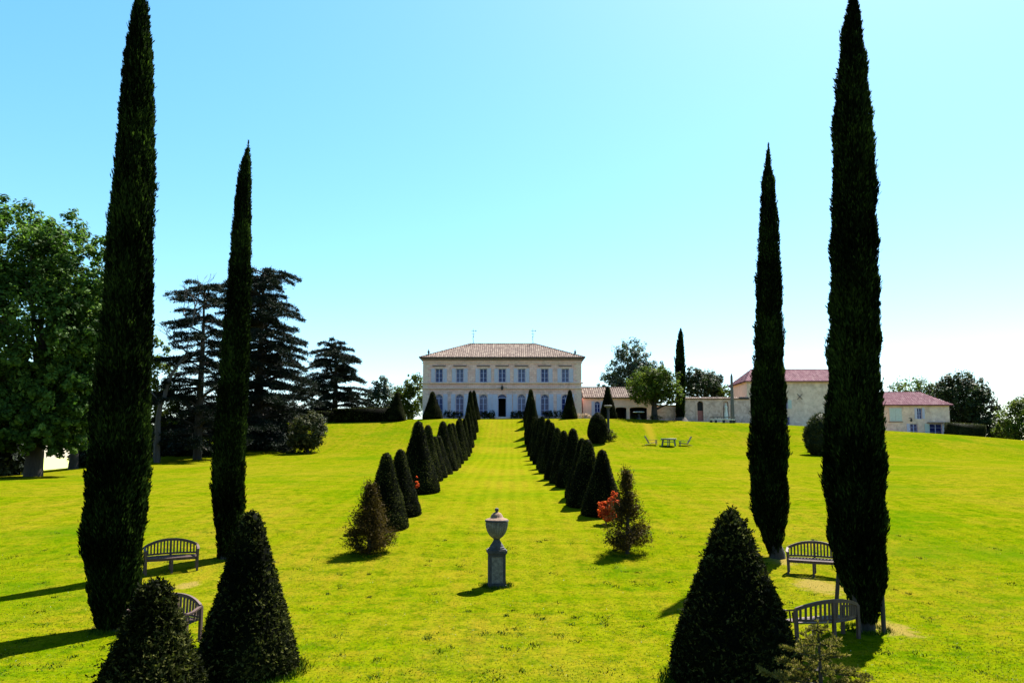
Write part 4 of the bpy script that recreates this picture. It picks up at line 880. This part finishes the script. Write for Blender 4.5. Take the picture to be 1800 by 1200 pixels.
for k, (px, Y, w, h, lab) in enumerate(((300, 92, 3.6, 2.6, 'leftmost undergrowth added to darken the bank below the gappy cedar'), (352, 90, 3.8, 3.4, 'added dark undergrowth standing in for shade behind the gappy cedar'), (410, 93, 3.6, 3.6, 'dark undergrowth added for shade behind the foot of the slim left cypress'), (480, 92, 4.0, 3.8, 'dark undergrowth added for shade below the dense cedar'), (292, 79, 2.2, 2.2, 'low undergrowth added for shade right of the tallest left cypress'), (335, 78, 2.0, 1.5, 'low undergrowth added for shade before the gappy cedar trunk'), (478, 82, 2.4, 2.0, 'low undergrowth added for shade left of the bronze shrub'), (6, 55, 1.5, 4.6, 'dark bushes at the left edge below the great oak'), (158, 68, 1.2, 2.2, 'dark bush beside the tallest left cypress below the smaller tree'))):
    broadleaf('undergrowth', lab, gp(px, Y), [(-w * .5, 0, h * .4, w * .6, 1.6, h * .5), (w * .5, 0, h * .45, w * .6, 1.6, h * .55), (0, 0, h * .5, w * .6, 1.6, h * .5)], 330, 22, .36, M['cedar'], h * .4, .12, 150 + k, 'shrub', UG, .3, 8)
p = gp(276, 70)
bare_tree('dead_tree', 'leafless crooked tree left of the gappy cedar', p, [(0, 0, -.3), (0, .2, 5.5), (1.0, .2, 8.5), (2.3, .2, 10.5), (2.6, .3, 13)], 117)
bare_tree('dead_tree', 'bare twiggy tree top just left of the tallest left cypress', gp(172, 78), [(0, 0, -.3), (0, 0, 10), (.2, 0, 17.5)], 118, .2, .4, 3)
broadleaf('background_tree', 'loose pale green bush tree right of the bluish conifer', gp(666, 116), [(0, 0, 3.4, 2.5, 2, 3.0), (.3, 0, 5.4, 1.7, 1.6, 2.0)], 210, 26, .32, M['bluegreen'], 2, .2, 119, 'tree', 'trees behind the hedge', .22, 12)
broadleaf('background_tree', 'dark green tree touching the left corner of the manor house', gp(717, 118), [(0, 0, 3.4, 3.0, 2.5, 3.2), (.8, 0, 6.2, 1.7, 1.7, 1.9), (-1.7, 0, 2.8, 2.2, 2, 2.6)], 360, 28, .32, M['lime'], 2, .2, 120, 'tree', 'trees behind the hedge', .2, 12)
broadleaf('background_tree', 'airy bluish green tree rising behind the low wing', gp(1112, 128), [(0, 0, 7.5, 5.2, 4, 5), (0, 0, 11.8, 3.6, 3.4, 3.4), (3.6, 0, 8.6, 2.8, 2.6, 3.2), (-3.6, 0, 6.5, 2.6, 2.4, 3)], 620, 30, .36, M['bluegreen'], 6, .35, 121, 'tree', 'trees behind the wing', .15, 60, inner=.3)
broadleaf('round_tree', 'bright green round leafy tree in front of the coach doors', gp(1151, 101.5), [(-1.2, 0, 4.4, 2.6, 2.5, 2.6), (1.4, 0, 4.6, 2.5, 2.5, 2.6), (0, -.3, 5.8, 2.3, 2.2, 1.8), (2.6, 0, 3.4, 1.4, 1.4, 1.5), (-2.2, 0, 3.5, 1.4, 1.4, 1.5)], 480, 34, .27, M['lime'], 2.3, .42, 122, 'tree', None, .19, 26)
p = gp(1195, 106); pt = at(1195, 586, 106).z
r = np.random.default_rng(4)
cypress('cypress_tree', 'single distant dark cypress behind the round leafy tree', [(585, 1195, 1197), (592, 1193, 1199), (605, 1190, 1201), (640, 1188, 1203), (700, 1187.5, 1204), (738, 1188, 1204), (743, 1190, 1202)], 106, 7000, 15, 1196, None, .7)
broadleaf('background_tree', 'dark rounded tree behind the garden wall', gp(1238, 124), [(0, 0, 5.4, 3.8, 3.4, 4.2), (-1.4, 0, 8.0, 2.0, 2, 2.2), (1.2, 0, 7.4, 2.2, 2.2, 2.2)], 520, 28, .36, M['darktree'], 4, .3, 123, 'tree', 'trees behind the wing', .18, 24)
broadleaf('background_tree', 'small green tree between garden wall and barn roof', gp(1280, 122), [(0, 0, 4.5, 2.0, 2, 2.8), (1.6, 0, 6.0, 1.5, 1.5, 1.5)], 120, 24, .32, M['lime'], 3, .2, 124, 'tree', 'trees behind the wing', .22, 14)
broadleaf('background_tree', 'sunlit tree behind the cottage roof', gp(1606, 134), [(-1, 0, 6.6, 3.6, 3.4, 6.2), (2.2, 0, 7.2, 3.2, 3, 5.2)], 420, 26, .36, M['lime'], 4, .3, 125, 'tree', 'trees beside the cottage', .17, 20)
broadleaf('background_tree', 'big dark tree at the right end of the cottage', gp(1692, 120), [(0, 0, 6.6, 3.8, 3.8, 5.2), (-2.2, 0, 8.0, 2.6, 2.6, 3.2), (2.0, 0, 7.6, 2.6, 2.6, 3.4), (.3, 0, 2.8, 3.4, 3, 2.6), (3.6, 0, 5.2, 2.4, 2.4, 4)], 800, 32, .36, M['darktree'], 4, .4, 126, 'tree', 'trees beside the cottage', .17, 24)
broadleaf('background_tree', 'green shrubby tree cut by the right edge', gp(1790, 112), [(0, 0, 3.4, 2.8, 2.8, 3.3), (1.6, 0, 5.4, 2.2, 2.2, 2.6), (-1.4, 0, 1.8, 2, 2, 1.8)], 300, 28, .32, M['lime'], 2.2, .25, 127, 'tree', 'trees beside the cottage', .18, 18)
broadleaf('background_tree', 'low shady bushes below the big dark tree by the box hedge', gp(1748, 117), [(-1, 0, 2.4, 2.8, 2.4, 2.6), (1.5, 0, 2.0, 2.4, 2.4, 2.4)], 220, 26, .34, M['darktree'], 1.6, .2, 128, 'tree', 'trees beside the cottage', .2, 14)
# small spruce in the foreground
def spruce(px, Y, h, R, label, seed):
    r = np.random.default_rng(seed); rr = random.Random(seed); p = gp(px, Y); t = thing('young_spruce', label, 'spruce', p)
    b = Buf(); b.tube([(0, 0, -.1), (.01, 0, h * .6), (0, 0, h)], [.035, .022, .006], 7); L = Leaves()
    def sprig(s, e, dens):
        s = np.array(s); e = np.array(e); ln = np.linalg.norm(e - s); m = max(4, int(dens * ln)); u = r.random(m); d = (e - s) / ln
        P = s + (e - s) * u[:, None]; D = unit(rvec(r, m) * .85 + d * .6 + np.array([0, 0, .4])); l2 = .042 * (.7 + .6 * r.random(m)); P = P + D * l2[:, None] * .5
        L.diamonds(P, D, perp(D, r), l2, l2 * .34, np.clip(.45 + .25 * u + .2 * r.normal(size=m), 0, 1))
    whorls = 9
    for k in range(whorls):
        z = h * (.1 + .86 * k / (whorls - 1)); Rk = R * (1 - z / h) ** .75 * rr.uniform(.85, 1.1) + .05; nb = 6 if k < 7 else 4; a0 = rr.random() * 6
        for q in range(nb):
            a = a0 + q * 2 * PI / nb + rr.uniform(-.3, .3); ln = Rk * rr.choice([.6, .8, 1, 1.1]); s = Vector((0, 0, z)); e = Vector((math.cos(a) * ln, math.sin(a) * ln, z + ln * rr.uniform(.02, .2)))
            b.tube([s, (s + e) / 2 - Vector((0, 0, .03 * ln)), e], [.012, .008, .003], 5); sprig(s.lerp(e, .15), e, 380)
            for g_ in range(int(2 + ln * 9)):
                u = rr.uniform(.25, 1); q0 = s.lerp(e, u); sd = rr.choice([-1, 1]); a2 = a + sd * rr.uniform(.5, .95); l2 = ln * rr.uniform(.18, .4) * (1.2 - u * .6)
                sprig(q0, q0 + Vector((math.cos(a2) * l2, math.sin(a2) * l2, rr.uniform(-.02, .05))), 400)
    sprig((0, 0, h * .8), (0, 0, h * 1.03), 500)
    ob('foliage', L.mesh('foliage'), M['spruce'], t); b.obj('stem', M['bark'], t)
spruce(1446, 8.6, 1.38, 1.0, 'young sparse spruce at the bottom right before the curved bench', 131)
# ------------------------------------------------------------------ stone urn on its pedestal
u = thing('stone_urn', 'lidded stone urn on a square pedestal standing alone mid lawn', 'urn', hit(873, 1030), math.radians(7))
Buf().box(-.215, .215, -.215, .215, -.05, .05).obj('plinth', M['limestone_dark'], u)
sh = Buf().box(-.187, .187, -.187, .187, .05, .77).obj('shaft', M['limestone'], u)
for k in range(4):
    b = Buf(); y = -.187
    b.box(-.186, -.14, y - .014, y, .052, .768); b.box(.14, .186, y - .014, y, .052, .768); b.box(-.14, .14, y - .014, y, .052, .10); b.box(-.14, .14, y - .014, y, .72, .768)
    o = b.obj('panel_border', M['limestone_dark'], sh); o.rotation_euler = (0, 0, k * PI / 2)
Buf().box(-.235, .235, -.235, .235, .80, .87).box(-.21, .21, -.21, .21, .77, .80).box(-.205, .205, -.205, .205, .87, .895).obj('cap', M['limestone_dark'], u)
Buf().lathe([(.19, .895), (.19, .93), (.165, .945), (.165, .97), (.12, 1.03), (.085, 1.09), (.075, 1.12), (.095, 1.15)], 28).obj('foot', M['limestone_dark'], u, True)
Buf().lathe([(.09, 1.14), (.14, 1.18), (.19, 1.24), (.235, 1.33), (.258, 1.42), (.268, 1.5), (.27, 1.535)], 96, 24, .10, rng=(1, 5)).obj('bowl', M['limestone'], u, True)
Buf().lathe([(.27, 1.535), (.288, 1.545), (.29, 1.575), (.28, 1.59)], 32).obj('rim', M['limestone_dark'], u, True)
ld = Buf().lathe([(.278, 1.588), (.25, 1.61), (.17, 1.635), (.148, 1.66), (.135, 1.70), (.10, 1.745), (.05, 1.77), (.028, 1.79)], 48, 16, .06, rng=(2, 5)).obj('lid', M['lichen'], u, True)
Buf().lathe([(.02, 1.785), (.042, 1.80), (.052, 1.83), (.042, 1.86), (.012, 1.878)], 16).obj('knob', M['limestone_dark'], ld, True)

# ------------------------------------------------------------------ curved garden benches
def bench_master(label, loc, rz):
    t = thing('garden_bench', label, 'bench', loc, rz, 'curved wooden benches by the cypresses'); m_ = M['teak']; W = .74
    yb = lambda x: .27 - .19 * (x / W) ** 2; ht = lambda x: .90 - .17 * (abs(x) / W) ** 2.2
    X = [(-1 + 2 * i / 16) * W for i in range(17)]
    Buf().strip([(x, yb(x), ht(x)) for x in X], .05, .075).obj('top_rail', m_, t, True)
    Buf().strip([(x, yb(x) - .015, .50) for x in X], .035, .05).obj('lower_rail', m_, t, True)
    for i in range(15):
        x = (-.88 + 1.76 * i / 14) * W
        if abs(x) < .04: continue
        Buf().bar((x, yb(x) - .01, .50), (x, yb(x), ht(x) - .02), .018, .046, (1, 0, 0)).obj('back_slat', m_, t)
    for k in range(5):
        f_ = k / 4; Buf().strip([(x, (yb(x) - .05) * (1 - f_) + f_ * (-.27 + .05 * (1 - (x / W) ** 2) * -1), .43 + .012 * math.cos(f_ * PI)) for x in [q * .96 for q in X]], .085, .024).obj('seat_slat', m_, t, True)
    Buf().strip([(x * .97, -.27 - .05 * (1 - (x / W) ** 2), .385) for x in X], .03, .075).obj('apron', m_, t, True)
    for s in (-1, 1):
        Buf().strip([(s * W, yb(W) + .01, ht(W)), (s * (W + .01), -.16, .655), (s * (W - .02), -.31, .63)], .07, .035).obj('arm', m_, t, True)
        Buf().bar((s * (W - .03), -.30, -.03), (s * (W - .02), -.30, .63), .06).obj('leg', m_, t)
        Buf().bar((s * (W - .01), yb(W) + .02, -.03), (s * W, yb(W) + .01, ht(W)), .06).obj('leg', m_, t)
        for q in (.3, .62): Buf().bar((s * (W - .02), yb(W) - .27 * q, .44), (s * W, yb(W) - .27 * q, .655), .03, .016).obj('arm_slat', m_, t)
    Buf().bar((0, -.31, -.03), (0, -.30, .40), .06).obj('leg', m_, t); Buf().bar((0, yb(0), -.03), (0, yb(0), .88), .06).obj('leg', m_, t)
    return t
bm = bench_master('curved wooden bench on the left facing the viewer, between the two left cypresses', hit(300, 1004), math.radians(30)); bm.scale = (.86, .86, .9)
dup(bm, hit(1432, 1010), math.radians(-26), 'curved wooden bench on the right facing the viewer, beside the staked cypress', (.86, .86, .9))
dup(bm, gp(293, 13.5), math.radians(-16), 'wooden bench partly hidden by the small cone and the large cone at the left', (.86, .86, .82))
dup(bm, gp(1450, 13.45), math.radians(180 + 18), 'shaded wooden bench with its back to the viewer under the staked cypress', (.9, .9, .8))

# ------------------------------------------------------------------ stakes round the right cypress
def stake(px0, py0, px1, py1, Y, label):
    p = gp(px0, Y); e = at(px1, py1, Y + .25); t = Buf().tube([(0, 0, -.15), tuple((e - p) * .5), tuple(e - p)], [.042, .04, .036], 8).obj('tree_stake', M['stake'], None, True, p)
    tag(t, label, 'stake', 'stakes propping the right cypress')
stake(1468, 1045, 1480, 930, 15.6, 'leaning wooden stake at the left side of the staked cypress')
stake(1554, 1100, 1546, 960, 13.9, 'wooden stake at the right side of the staked cypress')
stake(1514, 1108, 1490, 985, 13.95, 'leaning wooden stake before the foot of the staked cypress')

# ------------------------------------------------------------------ lawn chairs and table on the terrace slope
def lawn_chair(label, loc, rz):
    t = thing('lawn_chair', label, 'chair', loc, rz, 'slatted lawn chairs by the round table'); m_ = M['chairwood']
    for k in range(6):
        y = -.25 + k * .1; Buf().bar((-.55, y, .36), (.35, y, .24), .085, .022).obj('seat_slat', m_, t); Buf().bar((.33, y, .22), (.78, y, 1.0 + .02 * math.sin(k * PI / 5)), .085, .022, (0, 1, 0)).obj('back_slat', m_, t)
    for s in (-1, 1):
        Buf().bar((-.5, s * .31, .0), (-.45, s * .31, .55), .08, .035).obj('leg', m_, t); Buf().bar((-.55, s * .29, .32), (.85, s * .29, .02), .1, .03).obj('leg', m_, t)
        Buf().bar((-.62, s * .34, .56), (.55, s * .34, .56), .12, .03).obj('arm', m_, t)
    return t
M['chairwood'] = plain('chairwood', (.20, .165, .115), .7, .25, 5); M['greentable'] = plain('greentable', (.10, .115, .10), .6, .3, 5)
lc = lawn_chair('slatted lawn chair left of the round table, facing right', gp(1146, 82), math.radians(180))
dup(lc, gp(1203, 82), 0, 'slatted lawn chair right of the round table, facing left')
t = thing('round_table', 'round wooden table with a bench ring between the two lawn chairs', 'table', gp(1175.5, 81.5)); t.scale = (1.15, 1.15, 1.1)
Buf().lathe([(.02, .62), (.72, .62), (.74, .64), (.74, .745), (.72, .76), (.02, .76)], 28).obj('table_top', M['greentable'], t)
for k in range(6):
    a = k * PI / 3 + .2; Buf().bar((.72 * math.cos(a), .72 * math.sin(a), -.03), (.6 * math.cos(a), .6 * math.sin(a), .70), .08).obj('leg', M['greentable'], t)
b = Buf(); P = [(.62 * math.cos(q * PI / 12), .62 * math.sin(q * PI / 12), .42) for q in range(25)]; b.strip(P, .06, .05); b.obj('stretcher', M['greentable'], t)

# ------------------------------------------------------------------ garden ornaments near the wall
p = gp(1288, 103.5); hh = at(1288, 655, 103.5).z - p.z
t = thing('obelisk', 'tall slender grey stone obelisk before the garden wall', 'obelisk', p)
b = Buf(); b.add([(-.22, -.22, .5), (.22, -.22, .5), (.22, .22, .5), (-.22, .22, .5), (-.13, -.13, hh - .5), (.13, -.13, hh - .5), (.13, .13, hh - .5), (-.13, .13, hh - .5), (0, 0, hh)], [(0, 1, 5, 4), (1, 2, 6, 5), (2, 3, 7, 6), (3, 0, 4, 7), (4, 5, 8), (5, 6, 8), (6, 7, 8), (7, 4, 8)]); b.obj('shaft', M['limestone'], t)
Buf().box(-.36, .36, -.36, .36, -.3, .4).box(-.29, .29, -.29, .29, .4, .5).obj('base', M['limestone'], t)
p = gp(1272, 100.5); t = thing('stone_bench', 'curved pale stone bench below the obelisk', 'bench', p)
P = [(1.7 * math.sin(-1.05 + 2.1 * k / 14), .9 - 1.3 * math.cos(-1.05 + 2.1 * k / 14) + .3, .46) for k in range(15)]
P = [(x * 1.05, y, z) for x, y, z in P]
Buf().strip(P, .45, .1).obj('seat', M['white'], t); Buf().strip([(x * 1.1, y - .05, .82) for x, y, z in P], .1, .09).obj('back_rail', M['limestone'], t)
for k in (0, 3, 7, 11, 14): x, y, z = P[k]; Buf().box(x - .13, x + .13, y - .16, y + .16, -.3, .41).obj('leg', M['limestone_dark'], t)
for k in range(0, 15, 2): x, y, z = P[k]; Buf().bar((x * 1.08, y - .05, .5), (x * 1.1, y - .05, .8), .07).obj('baluster', M['limestone'], t)
p = at(1276, 735, 107.85); t = thing('statue', 'pale draped stone statue in the niche beside the obelisk', 'statue', (p.x, 107.7, p.z))
Buf().lathe([(.26, -.1), (.26, .15), (.2, .2), (.3, .22), (.26, .7), (.2, 1.1), (.17, 1.3), (.24, 1.55), (.22, 1.75), (.08, 1.85), (.07, 1.92), (.12, 2.0), (.12, 2.12), (.03, 2.22)], 14, 6, .16, rng=(3, 6)).obj('figure', M['white'], t, True)
p = gp(1069.5, 85.5); hh = at(1069, 712, 85.5).z - p.z
t = thing('stone_birdbath', 'stone pillar with a dish beside the egg shaped shrub', 'ornament', p)
Buf().lathe([(.3, -.2), (.3, .25), (.2, .3), (.15, .5), (.13, hh - .5), (.2, hh - .35), (.16, hh - .3)], 12).obj('pillar', M['limestone_dark'], t)
Buf().lathe([(.14, hh - .3), (.42, hh - .16), (.46, hh - .05), (.4, hh), (.05, hh - .06)], 16).obj('dish', M['limestone'], t)
broadleaf('low_shrub', 'dark low shrub at the foot of the stone pillar', gp(1073, 84.5), [(0, 0, .7, .75, .7, .75)], 60, 24, .13, M['yew'], .4, .03, 141, 'shrub', None, .3, 6)
p = gp(1123, 100.8); t = thing('stone_table', 'small pale round table before the coach doors', 'table', p)
Buf().lathe([(.1, .92), (.75, .93), (.8, .97), (.75, 1.02), (.02, 1.03)], 20).obj('table_top', M['white'], t)
Buf().lathe([(.35, -.2), (.35, .1), (.16, .2), (.13, .7), (.24, .93)], 12).obj('pedestal', M['limestone_dark'], t)
broadleaf('low_shrub', 'dark low plants at the foot of the round leafy tree', gp(1140, 101), [(-1.6, 0, .3, .9, .5, .35), (1.0, 0, .35, 1.0, .5, .45)], 60, 22, .12, M['yew'], .2, .02, 142, 'shrub', None, .3, 4)
